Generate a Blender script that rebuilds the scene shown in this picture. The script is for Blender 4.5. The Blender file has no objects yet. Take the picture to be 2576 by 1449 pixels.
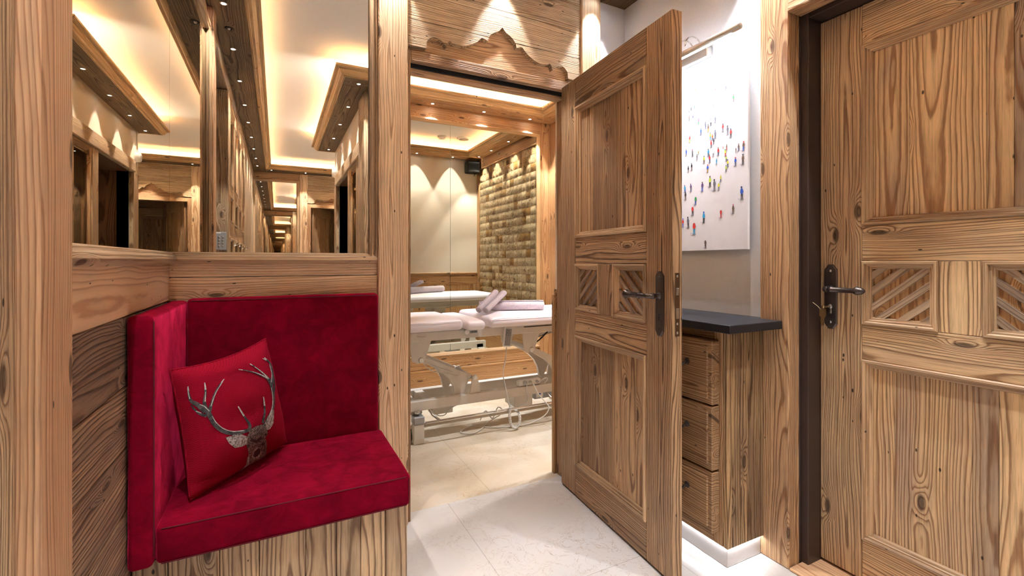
import bpy, bmesh, math, random
from mathutils import Vector, Matrix, noise as mnoise
from mathutils.geometry import tessellate_polygon

R = random.Random(11)
scene = bpy.context.scene
COL = scene.collection
PI = math.pi

# ---------------------------------------------------------------- camera geometry
F_PX, CX, HY, CAM_H, YAW = 1164.0, 1288.0, 658.0, 1.1, math.radians(26.9)
CA, SA = math.cos(YAW), math.sin(YAW)


def ray(x, y):
    a = (x - CX) / F_PX
    return Vector((SA + a * CA, CA - a * SA, -(y - HY) / F_PX))


def on_plane(x, y, p0, n):
    """measured photo point -> point of the real plane it lies on"""
    o = Vector((0, 0, CAM_H))
    r = ray(x, y)
    return o + r * ((Vector(p0) - o).dot(n) / r.dot(n))


# ---------------------------------------------------------------- mesh builder
class MB:
    def __init__(self):
        self.v, self.f, self.g, self.t, self.m, self.s = [], [], [], [], [], []

    def add(self, verts, faces, g='x', tone=None, mi=0, smooth=False, off=None, mw=None):
        verts = [Vector(p) for p in verts]
        b = len(self.v)
        if tone is None:
            tone = R.random()
        if off is None:
            off = Vector((R.uniform(0, 40), R.uniform(-.05, .05), R.uniform(.03, .10)))
        if isinstance(g, str):
            ax = {'x': 0, 'y': 1, 'z': 2}[g]
            o1, o2 = [(1, 2), (0, 2), (0, 1)][ax]
            c = sum(verts, Vector()) / len(verts)
            gr = [Vector((p[ax] - c[ax], p[o1] - c[o1], p[o2] - c[o2])) + off for p in verts]
        else:
            c = sum(verts, Vector()) / len(verts)
            d = Vector(g).normalized()
            e1 = d.orthogonal().normalized()
            e2 = d.cross(e1)
            gr = [Vector(((p - c).dot(d), (p - c).dot(e1), (p - c).dot(e2))) + off for p in verts]
        if mw is not None:
            verts = [mw @ p for p in verts]
        self.v += verts
        self.g += gr
        self.t += [tone] * len(verts)
        for f in faces:
            self.f.append([b + i for i in f])
            self.m.append(mi)
            self.s.append(smooth)
        return self

    def box(self, x0, x1, y0, y1, z0, z1, ch=.0015, **k):
        X, Y, Z = sorted((x0, x1)), sorted((y0, y1)), sorted((z0, z1))
        ch = min(ch, (X[1] - X[0]) * .4, (Y[1] - Y[0]) * .4, (Z[1] - Z[0]) * .4)
        vs, idx = [], {}
        for i in (0, 1):
            for j in (0, 1):
                for l in (0, 1):
                    p = (X[i], Y[j], Z[l])
                    s = (1 - 2 * i, 1 - 2 * j, 1 - 2 * l)
                    for a in range(3):
                        q = [p[q_] + (0 if q_ == a else s[q_] * ch) for q_ in range(3)]
                        idx[(i, j, l, a)] = len(vs)
                        vs.append(q)
        fs = []
        for a in range(3):
            o1, o2 = [(1, 2), (0, 2), (0, 1)][a]
            for e in (0, 1):
                loop = []
                for (q1, q2) in ((0, 0), (1, 0), (1, 1), (0, 1)):
                    c = [0, 0, 0]
                    c[a], c[o1], c[o2] = e, q1, q2
                    loop.append(idx[(c[0], c[1], c[2], a)])
                fs.append(loop)
        for a in range(3):
            o1, o2 = [(1, 2), (0, 2), (0, 1)][a]
            for q1 in (0, 1):
                for q2 in (0, 1):
                    c = [0, 0, 0]
                    c[o1], c[o2] = q1, q2
                    c0, c1 = list(c), list(c)
                    c0[a], c1[a] = 0, 1
                    fs.append([idx[(*c0, o1)], idx[(*c1, o1)], idx[(*c1, o2)], idx[(*c0, o2)]])
        for i in (0, 1):
            for j in (0, 1):
                for l in (0, 1):
                    fs.append([idx[(i, j, l, 0)], idx[(i, j, l, 1)], idx[(i, j, l, 2)]])
        return self.add(vs, fs, **k)

    def extrude(self, prof, o, U, V, W, L, m0=0., m1=0., **k):
        """closed 2-D profile [(a,b)] in U,V swept along W; mitre slopes on a"""
        o, U, V, W = Vector(o), Vector(U), Vector(V), Vector(W)
        n = len(prof)
        vs = [o + U * a + V * b + W * (m0 * a) for a, b in prof] + \
             [o + U * a + V * b + W * (L - m1 * a) for a, b in prof]
        fs = [[i, (i + 1) % n, n + (i + 1) % n, n + i] for i in range(n)]
        fs += [list(range(n)), list(range(n, 2 * n))]
        k.setdefault('g', tuple(W))
        return self.add(vs, fs, **k)

    def frame(self, o, U, V, N, x0, x1, y0, y1, prof, **k):
        """four mitred mouldings round a rectangle; prof [(inset, height)]"""
        o, U, V, N = Vector(o), Vector(U), Vector(V), Vector(N)
        w, h = x1 - x0, y1 - y0
        for (p, d, i, L) in (((x0, y0), U, V, w), ((x1, y0), V, -U, h), ((x1, y1), -U, -V, w), ((x0, y1), -V, U, h)):
            self.extrude(prof, o + U * p[0] + V * p[1], i, N, d, L, 1, 1, **k)
        return self

    def lathe(self, prof, n=20, M=None, **k):
        """prof [(r, z)] round z; open ends closed when r>0"""
        M = M or Matrix()
        vs, fs, rings = [], [], []
        for r, z in prof:
            if r < 1e-6:
                rings.append([len(vs)])
                vs.append(M @ Vector((0, 0, z)))
            else:
                rings.append(list(range(len(vs), len(vs) + n)))
                vs += [M @ Vector((r * math.cos(2 * PI * i / n), r * math.sin(2 * PI * i / n), z)) for i in range(n)]
        for a, b in zip(rings, rings[1:]):
            for i in range(n):
                j = (i + 1) % n
                q = [a[i % len(a)], a[j % len(a)], b[j % len(b)], b[i % len(b)]]
                q = list(dict.fromkeys(q))
                if len(q) > 2:
                    fs.append(q)
        for rg in (rings[0], rings[-1]):
            if len(rg) > 1:
                fs.append(list(rg))
        k.setdefault('smooth', True)
        return self.add(vs, fs, **k)

    def tube(self, pts, r, n=10, **k):
        pts = [Vector(p) for p in pts]
        rs = r if isinstance(r, (list, tuple)) else [r] * len(pts)
        vs, fs = [], []
        t0 = (pts[1] - pts[0]).normalized()
        e = t0.orthogonal().normalized()
        for i, p in enumerate(pts):
            t = (pts[min(i + 1, len(pts) - 1)] - pts[max(i - 1, 0)]).normalized()
            e = (e - t * e.dot(t)).normalized()
            e2 = t.cross(e)
            vs += [p + (e * math.cos(2 * PI * j / n) + e2 * math.sin(2 * PI * j / n)) * rs[i] for j in range(n)]
        for i in range(len(pts) - 1):
            for j in range(n):
                q = (j + 1) % n
                fs.append([i * n + j, i * n + q, (i + 1) * n + q, (i + 1) * n + j])
        fs += [list(range(n)), list(range((len(pts) - 1) * n, len(pts) * n))]
        k.setdefault('smooth', True)
        return self.add(vs, fs, **k)

    def rbox(self, lo, hi, r, n=(10, 10, 4), disp=None, **k):
        """rounded, subdivided cushion-like box"""
        lo, hi = Vector(lo), Vector(hi)
        vs, fs, key = [], [], {}

        def vid(p):
            q = tuple(round(c, 6) for c in p)
            if q not in key:
                key[q] = len(vs)
                vs.append(Vector(p))
            return key[q]

        def coords(a):
            # denser rows close to the rounded edges
            L = hi[a] - lo[a]
            e = min(r, L * .49)
            inner = [lo[a] + e + (L - 2 * e) * i / n[a] for i in range(n[a] + 1)]
            return [lo[a], lo[a] + e * .3, lo[a] + e * .65] + inner + [hi[a] - e * .65, hi[a] - e * .3, hi[a]]
        cs = [coords(a) for a in range(3)]
        for a in range(3):
            o1, o2 = [(1, 2), (0, 2), (0, 1)][a]
            for e in (lo[a], hi[a]):
                for i in range(len(cs[o1]) - 1):
                    for j in range(len(cs[o2]) - 1):
                        q = []
                        for (p1, p2) in ((i, j), (i + 1, j), (i + 1, j + 1), (i, j + 1)):
                            p = [0, 0, 0]
                            p[a], p[o1], p[o2] = e, cs[o1][p1], cs[o2][p2]
                            q.append(vid(p))
                        fs.append(q)
        out = []
        for p in vs:
            inn = Vector([min(max(p[a], lo[a] + min(r, (hi[a] - lo[a]) * .49)), hi[a] - min(r, (hi[a] - lo[a]) * .49)) for a in range(3)])
            d = p - inn
            nn = d.normalized() if d.length > 1e-9 else Vector((0, 0, 0))
            q = inn + nn * r
            if disp:
                q = q + disp(q, nn)
            out.append(q)
        k.setdefault('smooth', True)
        return self.add(out, fs, **k)


def obj(name, mb, mats, parent=None, local=False, kind=None, label=None, cat=None, group=None):
    if not isinstance(mats, (list, tuple)):
        mats = [mats]
    me = bpy.data.meshes.new(name)
    if parent is not None:
        off = Vector() if local else parent_world(parent)
    else:
        xs = [p for p in mb.v]
        lo = [min(p[i] for p in xs) for i in range(3)]
        hi = [max(p[i] for p in xs) for i in range(3)]
        off = Vector(((lo[0] + hi[0]) / 2, (lo[1] + hi[1]) / 2, lo[2]))
    me.from_pydata([p - off for p in mb.v], [], mb.f)
    for m in mats:
        me.materials.append(m)
    me.polygons.foreach_set('material_index', mb.m)
    me.polygons.foreach_set('use_smooth', mb.s)
    a = me.attributes.new('grain', 'FLOAT_VECTOR', 'POINT')
    a.data.foreach_set('vector', [c for p in mb.g for c in p])
    a = me.attributes.new('tone', 'FLOAT', 'POINT')
    a.data.foreach_set('value', mb.t)
    bm = bmesh.new()
    bm.from_mesh(me)
    bmesh.ops.recalc_face_normals(bm, faces=bm.faces[:])
    bm.to_mesh(me)
    bm.free()
    me.update()
    o = bpy.data.objects.new(name, me)
    COL.objects.link(o)
    if parent is not None:
        o.parent = parent
    else:
        o.location = off
    tag(o, label, cat, group, kind)
    return o


def parent_world(p):
    v = Vector(p.location)
    while p.parent is not None:
        p = p.parent
        v += Vector(p.location)
    return v


def tag(o, label=None, cat=None, group=None, kind=None):
    if label:
        o['label'] = label
    if cat:
        o['category'] = cat
    if group:
        o['group'] = group
    if kind:
        o['kind'] = kind
    return o


def thing(name, label, cat, loc, rz=0., group=None, kind=None):
    o = bpy.data.objects.new(name, None)
    o.empty_display_size = .1
    COL.objects.link(o)
    o.location = loc
    o.rotation_euler = (0, 0, rz)
    return tag(o, label, cat, group, kind)


def S(name, mb, mats, label=None, cat=None):
    return obj(name, mb, mats, kind='structure', label=label, cat=cat)


# ---------------------------------------------------------------- materials
def nt_new(name):
    m = bpy.data.materials.new(name)
    m.use_nodes = True
    nt = m.node_tree
    nt.nodes.clear()
    out = nt.nodes.new('ShaderNodeOutputMaterial')
    b = nt.nodes.new('ShaderNodeBsdfPrincipled')
    nt.links.new(b.outputs[0], out.inputs[0])
    return m, nt, b


def c4(c):
    return (c[0], c[1], c[2], 1)


def plain(name, col, rough=.5, metal=0., spec=.5, emit=None, es=0., bump=None, sheen=0.):
    m, nt, b = nt_new(name)
    b.inputs['Base Color'].default_value = c4(col)
    b.inputs['Roughness'].default_value = rough
    b.inputs['Metallic'].default_value = metal
    b.inputs['Specular IOR Level'].default_value = spec
    if sheen:
        b.inputs['Sheen Weight'].default_value = sheen
    if emit:
        b.inputs['Emission Color'].default_value = c4(emit)
        b.inputs['Emission Strength'].default_value = es
    # a faint procedural mottling so nothing is a dead flat colour
    tc = nt.nodes.new('ShaderNodeTexCoord')
    no = nt.nodes.new('ShaderNodeTexNoise')
    no.inputs['Scale'].default_value = bump[0] if bump else 30
    no.inputs['Detail'].default_value = 3
    nt.links.new(tc.outputs['Object'], no.inputs['Vector'])
    if bump:
        bp = nt.nodes.new('ShaderNodeBump')
        bp.inputs['Strength'].default_value = bump[1]
        bp.inputs['Distance'].default_value = bump[2] if len(bump) > 2 else .002
        nt.links.new(no.outputs['Fac'], bp.inputs['Height'])
        nt.links.new(bp.outputs[0], b.inputs['Normal'])
    mx = nt.nodes.new('ShaderNodeMix')
    mx.data_type = 'RGBA'
    mx.inputs[6].default_value = c4([x * .93 for x in col])
    mx.inputs[7].default_value = c4([min(1, x * 1.06) for x in col])
    nt.links.new(no.outputs['Fac'], mx.inputs[0])
    nt.links.new(mx.outputs[2], b.inputs['Base Color'])
    return m


def wood_group():
    g = bpy.data.node_groups.new('WoodGrain', 'ShaderNodeTree')
    I = g.interface
    for nm, ty, dv in (('Light', 'NodeSocketColor', (.5, .3, .15, 1)), ('Dark', 'NodeSocketColor', (.15, .06, .02, 1)),
                       ('Aged', 'NodeSocketColor', (.25, .16, .09, 1)), ('Ring Frequency', 'NodeSocketFloat', 130.),
                       ('Contrast', 'NodeSocketFloat', .8), ('Aging', 'NodeSocketFloat', .4),
                       ('Knots', 'NodeSocketFloat', .5), ('Warp', 'NodeSocketFloat', .05),
                       ('Fibre', 'NodeSocketFloat', .4), ('Holes', 'NodeSocketFloat', .1)):
        s = I.new_socket(nm, in_out='INPUT', socket_type=ty)
        s.default_value = dv
    I.new_socket('Color', in_out='OUTPUT', socket_type='NodeSocketColor')
    I.new_socket('Height', in_out='OUTPUT', socket_type='NodeSocketFloat')
    N, L = g.nodes, g.links
    gi, go = N.new('NodeGroupInput'), N.new('NodeGroupOutput')

    def lk(a, b):
        L.new(a, b)

    def math_(op, a, b=None, c=None, clamp=False):
        n = N.new('ShaderNodeMath')
        n.operation = op
        n.use_clamp = clamp
        for i, x in enumerate((a, b, c)):
            if x is None:
                continue
            if isinstance(x, (int, float)):
                n.inputs[i].default_value = x
            else:
                lk(x, n.inputs[i])
        return n.outputs[0]

    def vmul(vec, s):
        n = N.new('ShaderNodeVectorMath')
        n.operation = 'MULTIPLY'
        lk(vec, n.inputs[0])
        n.inputs[1].default_value = s
        return n.outputs[0]

    def mixc(f, a, b, mode='MIX'):
        n = N.new('ShaderNodeMix')
        n.data_type = 'RGBA'
        n.blend_type = mode
        for s, x in ((n.inputs[0], f), (n.inputs[6], a), (n.inputs[7], b)):
            if isinstance(x, (int, float)):
                s.default_value = x
            elif isinstance(x, tuple):
                s.default_value = x
            else:
                lk(x, s)
        return n.outputs[2]

    def smooth(x, lo, hi):
        n = N.new('ShaderNodeMapRange')
        n.interpolation_type = 'SMOOTHSTEP'
        lk(x, n.inputs[0])
        n.inputs[1].default_value, n.inputs[2].default_value = lo, hi
        return n.outputs[0]
    at = N.new('ShaderNodeAttribute')
    at.attribute_name = 'grain'
    tn = N.new('ShaderNodeAttribute')
    tn.attribute_name = 'tone'
    P, T = at.outputs['Vector'], tn.outputs['Fac']
    n1 = N.new('ShaderNodeTexNoise')
    n1.inputs['Scale'].default_value = 1
    n1.inputs['Detail'].default_value = 1.5
    lk(vmul(P, (1.5, 5, 5)), n1.inputs['Vector'])
    s1 = N.new('ShaderNodeSeparateColor')
    lk(n1.outputs['Color'], s1.inputs[0])
    sp = N.new('ShaderNodeSeparateXYZ')
    lk(P, sp.inputs[0])
    v2 = math_('MULTIPLY_ADD', math_('SUBTRACT', s1.outputs[0], .5), gi.outputs['Warp'], sp.outputs[1])
    w2 = math_('MULTIPLY_ADD', math_('SUBTRACT', s1.outputs[1], .5), gi.outputs['Warp'], sp.outputs[2])
    r = math_('SQRT', math_('ADD', math_('MULTIPLY', v2, v2), math_('MULTIPLY', w2, w2)))
    # knots
    nf = N.new('ShaderNodeTexNoise')
    nf.inputs['Scale'].default_value = 1
    nf.inputs['Detail'].default_value = 2
    lk(vmul(P, (12, 60, 60)), nf.inputs['Vector'])
    vo = N.new('ShaderNodeTexVoronoi')
    vo.voronoi_dimensions = '2D'
    vo.inputs['Scale'].default_value = 1
    cmb = N.new('ShaderNodeCombineXYZ')
    lk(sp.outputs[0], cmb.inputs[0])
    lk(math_('MULTIPLY_ADD', sp.outputs[2], 1.3, sp.outputs[1]), cmb.inputs[1])
    lk(vmul(cmb.outputs[0], (2.9, 8.0, 0)), vo.inputs['Vector'])
    sc = N.new('ShaderNodeSeparateColor')
    lk(vo.outputs['Color'], sc.inputs[0])
    has = math_('LESS_THAN', sc.outputs[0], gi.outputs['Knots'])
    kf = math_('MULTIPLY', math_('SUBTRACT', 1, smooth(vo.outputs['Distance'], 0, .38)), has)
    core = math_('MULTIPLY', math_('SUBTRACT', 1, smooth(math_('MULTIPLY_ADD', nf.outputs['Fac'], .05, vo.outputs['Distance']), .075, .125)), has)
    nr = N.new('ShaderNodeTexNoise')
    nr.noise_dimensions = '1D'
    nr.inputs['Scale'].default_value = 1
    nr.inputs['Detail'].default_value = 1
    lk(math_('MULTIPLY', r, 45.), nr.inputs['W'])
    ph = math_('MULTIPLY', math_('ADD', r, math_('MULTIPLY', nr.outputs['Fac'], .018)), gi.outputs['Ring Frequency'])
    ph = math_('MULTIPLY_ADD', math_('POWER', kf, 2.2), 4.5, ph)
    ph = math_('MULTIPLY_ADD', nf.outputs['Fac'], .35, ph)
    fr = math_('FRACT', ph)
    rp = N.new('ShaderNodeValToRGB')
    e = rp.color_ramp.elements
    e[0].position, e[0].color = 0, (.25, .25, .25, 1)
    e[1].position, e[1].color = 1, (.3, .3, .3, 1)
    for p_, v_ in ((.08, .0), (.40, .08), (.66, .38), (.80, 1.), (.93, .95)):
        q = e.new(p_)
        q.color = (v_, v_, v_, 1)
    lk(fr, rp.inputs[0])
    ring = rp.outputs[0]
    # fibre streaks
    fb = N.new('ShaderNodeTexNoise')
    fb.inputs['Scale'].default_value = 1
    fb.inputs['Detail'].default_value = 4
    fb.inputs['Roughness'].default_value = .65
    lk(vmul(P, (7, 200, 200)), fb.inputs['Vector'])
    # ageing patches
    ag = N.new('ShaderNodeTexNoise')
    ag.inputs['Scale'].default_value = 1
    ag.inputs['Detail'].default_value = 3
    lk(vmul(P, (2.2, 14, 14)), ag.inputs['Vector'])
    agf = math_('MULTIPLY', smooth(math_('MULTIPLY_ADD', math_('SUBTRACT', .5, T), .35, ag.outputs['Fac']), .38, .68), gi.outputs['Aging'])
    # worm and nail holes
    vh = N.new('ShaderNodeTexVoronoi')
    vh.inputs['Scale'].default_value = 1
    vh.voronoi_dimensions = '2D'
    lk(vmul(cmb.outputs[0], (16, 34, 0)), vh.inputs['Vector'])
    sh = N.new('ShaderNodeSeparateColor')
    lk(vh.outputs['Color'], sh.inputs[0])
    hole = math_('MULTIPLY', math_('LESS_THAN', sh.outputs[1], math_('MULTIPLY', gi.outputs['Holes'], .45)),
                 math_('SUBTRACT', 1, smooth(math_('MULTIPLY_ADD', sh.outputs[2], .07, vh.outputs['Distance']), .085, .13)))
    streak = math_('MULTIPLY', smooth(fb.outputs['Fac'], .56, .74), math_('MULTIPLY', gi.outputs['Fibre'], .75), clamp=True)
    base = mixc(agf, gi.outputs['Light'], gi.outputs['Aged'])
    col = mixc(math_('MULTIPLY', ring, gi.outputs['Contrast']), base, gi.outputs['Dark'])
    col = mixc(streak, col, gi.outputs['Dark'])
    col = mixc(math_('MULTIPLY', core, .8), col, (.055, .026, .013, 1))
    fm = math_('MULTIPLY_ADD', math_('SUBTRACT', fb.outputs['Fac'], .5), math_('MULTIPLY', gi.outputs['Fibre'], 1.9), 1.)
    tm = math_('MULTIPLY_ADD', T, .36, .84)
    vm = N.new('ShaderNodeVectorMath')
    vm.operation = 'SCALE'
    lk(col, vm.inputs[0])
    lk(math_('MULTIPLY', fm, tm), vm.inputs['Scale'])
    col = mixc(math_('MULTIPLY', hole, .9), vm.outputs[0], (.015, .008, .004, 1))
    lk(col, go.inputs[0])
    h = math_('MULTIPLY_ADD', ring, .6, math_('MULTIPLY', fb.outputs['Fac'], .5))
    h = math_('SUBTRACT', h, math_('MULTIPLY', hole, 2.))
    lk(h, go.inputs[1])
    return g


WG = wood_group()


def wood(name, light, dark, aged, freq=130, con=.8, aging=.4, knots=.3, warp=.05, fibre=.5, holes=.08, rough=.55, bump=.35):
    m, nt, b = nt_new(name)
    n = nt.nodes.new('ShaderNodeGroup')
    n.node_tree = WG
    for k, v in (('Light', c4(light)), ('Dark', c4(dark)), ('Aged', c4(aged)), ('Ring Frequency', freq), ('Contrast', con),
                 ('Aging', aging), ('Knots', knots), ('Warp', warp), ('Fibre', fibre), ('Holes', holes)):
        n.inputs[k].default_value = v
    nt.links.new(n.outputs[0], b.inputs['Base Color'])
    b.inputs['Roughness'].default_value = rough
    b.inputs['Specular IOR Level'].default_value = .35
    bp = nt.nodes.new('ShaderNodeBump')
    bp.inputs['Strength'].default_value = bump
    bp.inputs['Distance'].default_value = .0022
    nt.links.new(n.outputs[1], bp.inputs['Height'])
    nt.links.new(bp.outputs[0], b.inputs['Normal'])
    return m


W = dict(
    pine=wood('pine_sanded', (0.65, 0.412, 0.237), (0.282, 0.116, 0.0499), (0.582, 0.345, 0.212), 170, .7, .35, .4, .045, .6, .05, .5, .22),
    post=wood('post_pine', (0.739, 0.536, 0.334), (0.333, 0.161, 0.0721), (0.605, 0.404, 0.269), 140, .75, .5, .38, .05, .7, .14, .55, .35),
    apron=wood('apron_pine', (0.678, 0.448, 0.277), (0.315, 0.134, 0.0682), (0.615, 0.371, 0.24), 80, .62, .25, .2, .09, .2, .06, .5, .2),
    door=wood('brushed_door_wood', (0.46, 0.289, 0.155), (0.1, 0.042, 0.0176), (0.32, 0.191, 0.111), 150, .9, .6, .42, .055, .9, .10, .5, .5),
    door2=wood('brushed_pale_door_wood', (0.648, 0.445, 0.243), (0.185, 0.0826, 0.0342), (0.497, 0.32, 0.197), 150, .85, .5, .38, .055, .8, .09, .5, .5),
    panel=wood('door_panel_wood', (0.47, 0.301, 0.162), (0.15, 0.065, 0.0264), (0.31, 0.185, 0.107), 125, .85, .7, .42, .05, .9, .12, .5, .5),
    panel2=wood('pale_door_panel_wood', (0.67, 0.457, 0.243), (0.243, 0.107, 0.0428), (0.454, 0.32, 0.225), 120, .85, .8, .38, .05, .8, .1, .5, .5),
    plank=wood('old_wall_planks', (0.588, 0.444, 0.274), (0.18, 0.0898, 0.0437), (0.399, 0.272, 0.179), 170, .8, .75, .2, .04, 1.1, .3, .62, .6),
    seatplank=wood('bench_front_planks', (0.594, 0.42, 0.243), (0.165, 0.0778, 0.0363), (0.454, 0.315, 0.204), 110, .85, .6, .3, .06, .8, .10, .55, .55),
    weather=wood('weathered_planks', (0.51, 0.325, 0.186), (0.102, 0.054, 0.033), (0.259, 0.163, 0.114), 120, .9, .8, .35, .10, 1.1, .08, .65, .9),
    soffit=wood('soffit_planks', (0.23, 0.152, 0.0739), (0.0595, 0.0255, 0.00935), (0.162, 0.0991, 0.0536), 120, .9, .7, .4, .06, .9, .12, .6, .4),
    crown=wood('crown_moulding', (0.5, 0.322, 0.149), (0.28, 0.13, 0.0495), (0.4, 0.244, 0.126), 90, .55, .4, .1, .04, .35, .03, .5, .2),
    spa=wood('honey_pine', (0.552, 0.328, 0.149), (0.239, 0.0874, 0.0284), (0.46, 0.253, 0.122), 85, .7, .4, .5, .07, .4, .08, .5, .25),
    casing=wood('casing_wood', (0.54, 0.346, 0.186), (0.22, 0.095, 0.0396), (0.42, 0.254, 0.151), 150, .85, .6, .35, .06, .9, .06, .55, .7),
    cabinet=wood('drawer_wood', (0.5, 0.312, 0.162), (0.16, 0.068, 0.0275), (0.38, 0.223, 0.126), 130, .85, .4, .4, .06, .6, .05, .55, .4),
    cabside=wood('cabinet_end_planks', (0.44, 0.284, 0.144), (0.105, 0.05, 0.022), (0.27, 0.17, 0.101), 120, .9, .9, .3, .05, 1.3, .12, .62, .9),
    greyslat=wood('grey_slat_wood', (0.42, 0.301, 0.198), (0.16, 0.09, 0.055), (0.3, 0.207, 0.151), 160, .6, .7, .0, .03, .6, .03, .6, .5),
    moulding=wood('moulding_wood', (0.54, 0.368, 0.211), (0.2, 0.09, 0.0396), (0.4, 0.254, 0.158), 140, .6, .5, .05, .03, .6, .12, .42, .4),
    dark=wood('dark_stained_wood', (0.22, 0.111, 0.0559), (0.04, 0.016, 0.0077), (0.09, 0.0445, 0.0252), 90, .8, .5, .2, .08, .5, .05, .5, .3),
)


def plaster(name, col, rough=.85):
    return plain(name, col, rough, spec=.2, bump=(140, .12, .0015))


PLASTER = plaster('white_plaster', (.76, .78, .83))
CEIL = plaster('ceiling_paint', (.86, .84, .81))
WARM = plaster('cream_plaster', (.74, .66, .55))
BROWN = plain('brown_lacquer', (.050, .029, .023), .42)
BLACKSEAL = plain('black_seal', (.012, .012, .013), .6)
IRON = plain('dark_iron', (.10, .078, .070), .34, .7, bump=(400, .1, .0003))
STEEL = plain('brushed_steel', (.55, .53, .50), .3, 1.)
CHROME = plain('chrome', (.80, .80, .82), .08, 1.)
WHITEMET = plain('white_coated_steel', (.66, .61, .55), .4)
GREYPLAST = plain('grey_plastic', (.35, .35, .36), .4)
WHITEPL = plain('white_plastic', (.78, .76, .73), .35)
BLACKPL = plain('black_plastic', (.012, .012, .013), .4)
VINYL = plain('pale_vinyl', (.80, .73, .77), .38, bump=(600, .04, .0003))
GRANITE = plain('black_granite', (.012, .013, .018), .38, bump=(500, .06, .0003))
PLINTH = plain('steel_plinth', (.50, .46, .44), .4, .3)
BRASS = plain('old_brass', (.45, .33, .17), .35, 1.)
STRING = plain('string', (.6, .45, .3), .8)
CANVAS = plain('picture_snow', (.72, .72, .77), .35)
DARKMET = plain('dark_slot', (.02, .02, .022), .5)


def mirror_mat(name, col):
    m = bpy.data.materials.new(name)
    m.use_nodes = True
    nt = m.node_tree
    nt.nodes.clear()
    out = nt.nodes.new('ShaderNodeOutputMaterial')
    g = nt.nodes.new('ShaderNodeBsdfGlossy')
    g.inputs['Color'].default_value = c4(col)
    g.inputs['Roughness'].default_value = 0
    nt.links.new(g.outputs[0], out.inputs[0])
    return m


MIRROR = mirror_mat('bronze_mirror', (.82, .775, .69))
MIRROR2 = mirror_mat('clear_mirror', (.64, .63, .53))


def emit_mat(name, col, s):
    m = bpy.data.materials.new(name)
    m.use_nodes = True
    nt = m.node_tree
    nt.nodes.clear()
    out = nt.nodes.new('ShaderNodeOutputMaterial')
    e = nt.nodes.new('ShaderNodeEmission')
    e.inputs[0].default_value = c4(col)
    e.inputs[1].default_value = s
    nt.links.new(e.outputs[0], out.inputs[0])
    m.cycles.emission_sampling = 'NONE'
    return m


LENS = emit_mat('lamp_lens', (.80, .90, 1.), 14)
TUBE = emit_mat('led_diffuser', (.85, .92, 1.), 16)


def velvet(name, base, sheen, nap=1.):
    m, nt, b = nt_new(name)
    tc = nt.nodes.new('ShaderNodeTexCoord')
    n1 = nt.nodes.new('ShaderNodeTexNoise')
    n1.inputs['Scale'].default_value = 14
    n1.inputs['Detail'].default_value = 5
    n1.inputs['Roughness'].default_value = .65
    n1.inputs['Distortion'].default_value = .6
    nt.links.new(tc.outputs['Object'], n1.inputs['Vector'])
    rp = nt.nodes.new('ShaderNodeValToRGB')
    rp.color_ramp.elements[0].position = .35
    rp.color_ramp.elements[1].position = .72
    rp.color_ramp.elements[0].color = c4([x * .72 for x in base])
    rp.color_ramp.elements[1].color = c4([min(1, x * 1.35) for x in base])
    nt.links.new(n1.outputs['Fac'], rp.inputs[0])
    nt.links.new(rp.outputs[0], b.inputs['Base Color'])
    b.inputs['Roughness'].default_value = .9
    b.inputs['Specular IOR Level'].default_value = .05
    mr = nt.nodes.new('ShaderNodeMapRange')
    nt.links.new(n1.outputs['Fac'], mr.inputs[0])
    mr.inputs[1].default_value, mr.inputs[2].default_value = .35, .7
    mr.inputs[3].default_value, mr.inputs[4].default_value = .55 * nap, 1. * nap
    nt.links.new(mr.outputs[0], b.inputs['Sheen Weight'])
    b.inputs['Sheen Roughness'].default_value = .32
    b.inputs['Sheen Tint'].default_value = c4(sheen)
    n2 = nt.nodes.new('ShaderNodeTexNoise')
    n2.inputs['Scale'].default_value = 600
    nt.links.new(tc.outputs['Object'], n2.inputs['Vector'])
    n3 = nt.nodes.new('ShaderNodeTexNoise')
    n3.inputs['Scale'].default_value = 9
    n3.inputs['Detail'].default_value = 3
    n3.inputs['Distortion'].default_value = 1.2
    nt.links.new(tc.outputs['Object'], n3.inputs['Vector'])
    ad = nt.nodes.new('ShaderNodeMath')
    ad.operation = 'MULTIPLY_ADD'
    nt.links.new(n3.outputs['Fac'], ad.inputs[0])
    ad.inputs[1].default_value = 5
    nt.links.new(n2.outputs['Fac'], ad.inputs[2])
    bp = nt.nodes.new('ShaderNodeBump')
    bp.inputs['Strength'].default_value = .5
    bp.inputs['Distance'].default_value = .0015
    nt.links.new(ad.outputs[0], bp.inputs['Height'])
    nt.links.new(bp.outputs[0], b.inputs['Normal'])
    return m


VELVET = velvet('red_velvet', (.185, .001, .013), (1., .035, .14), 1.35)


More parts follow.
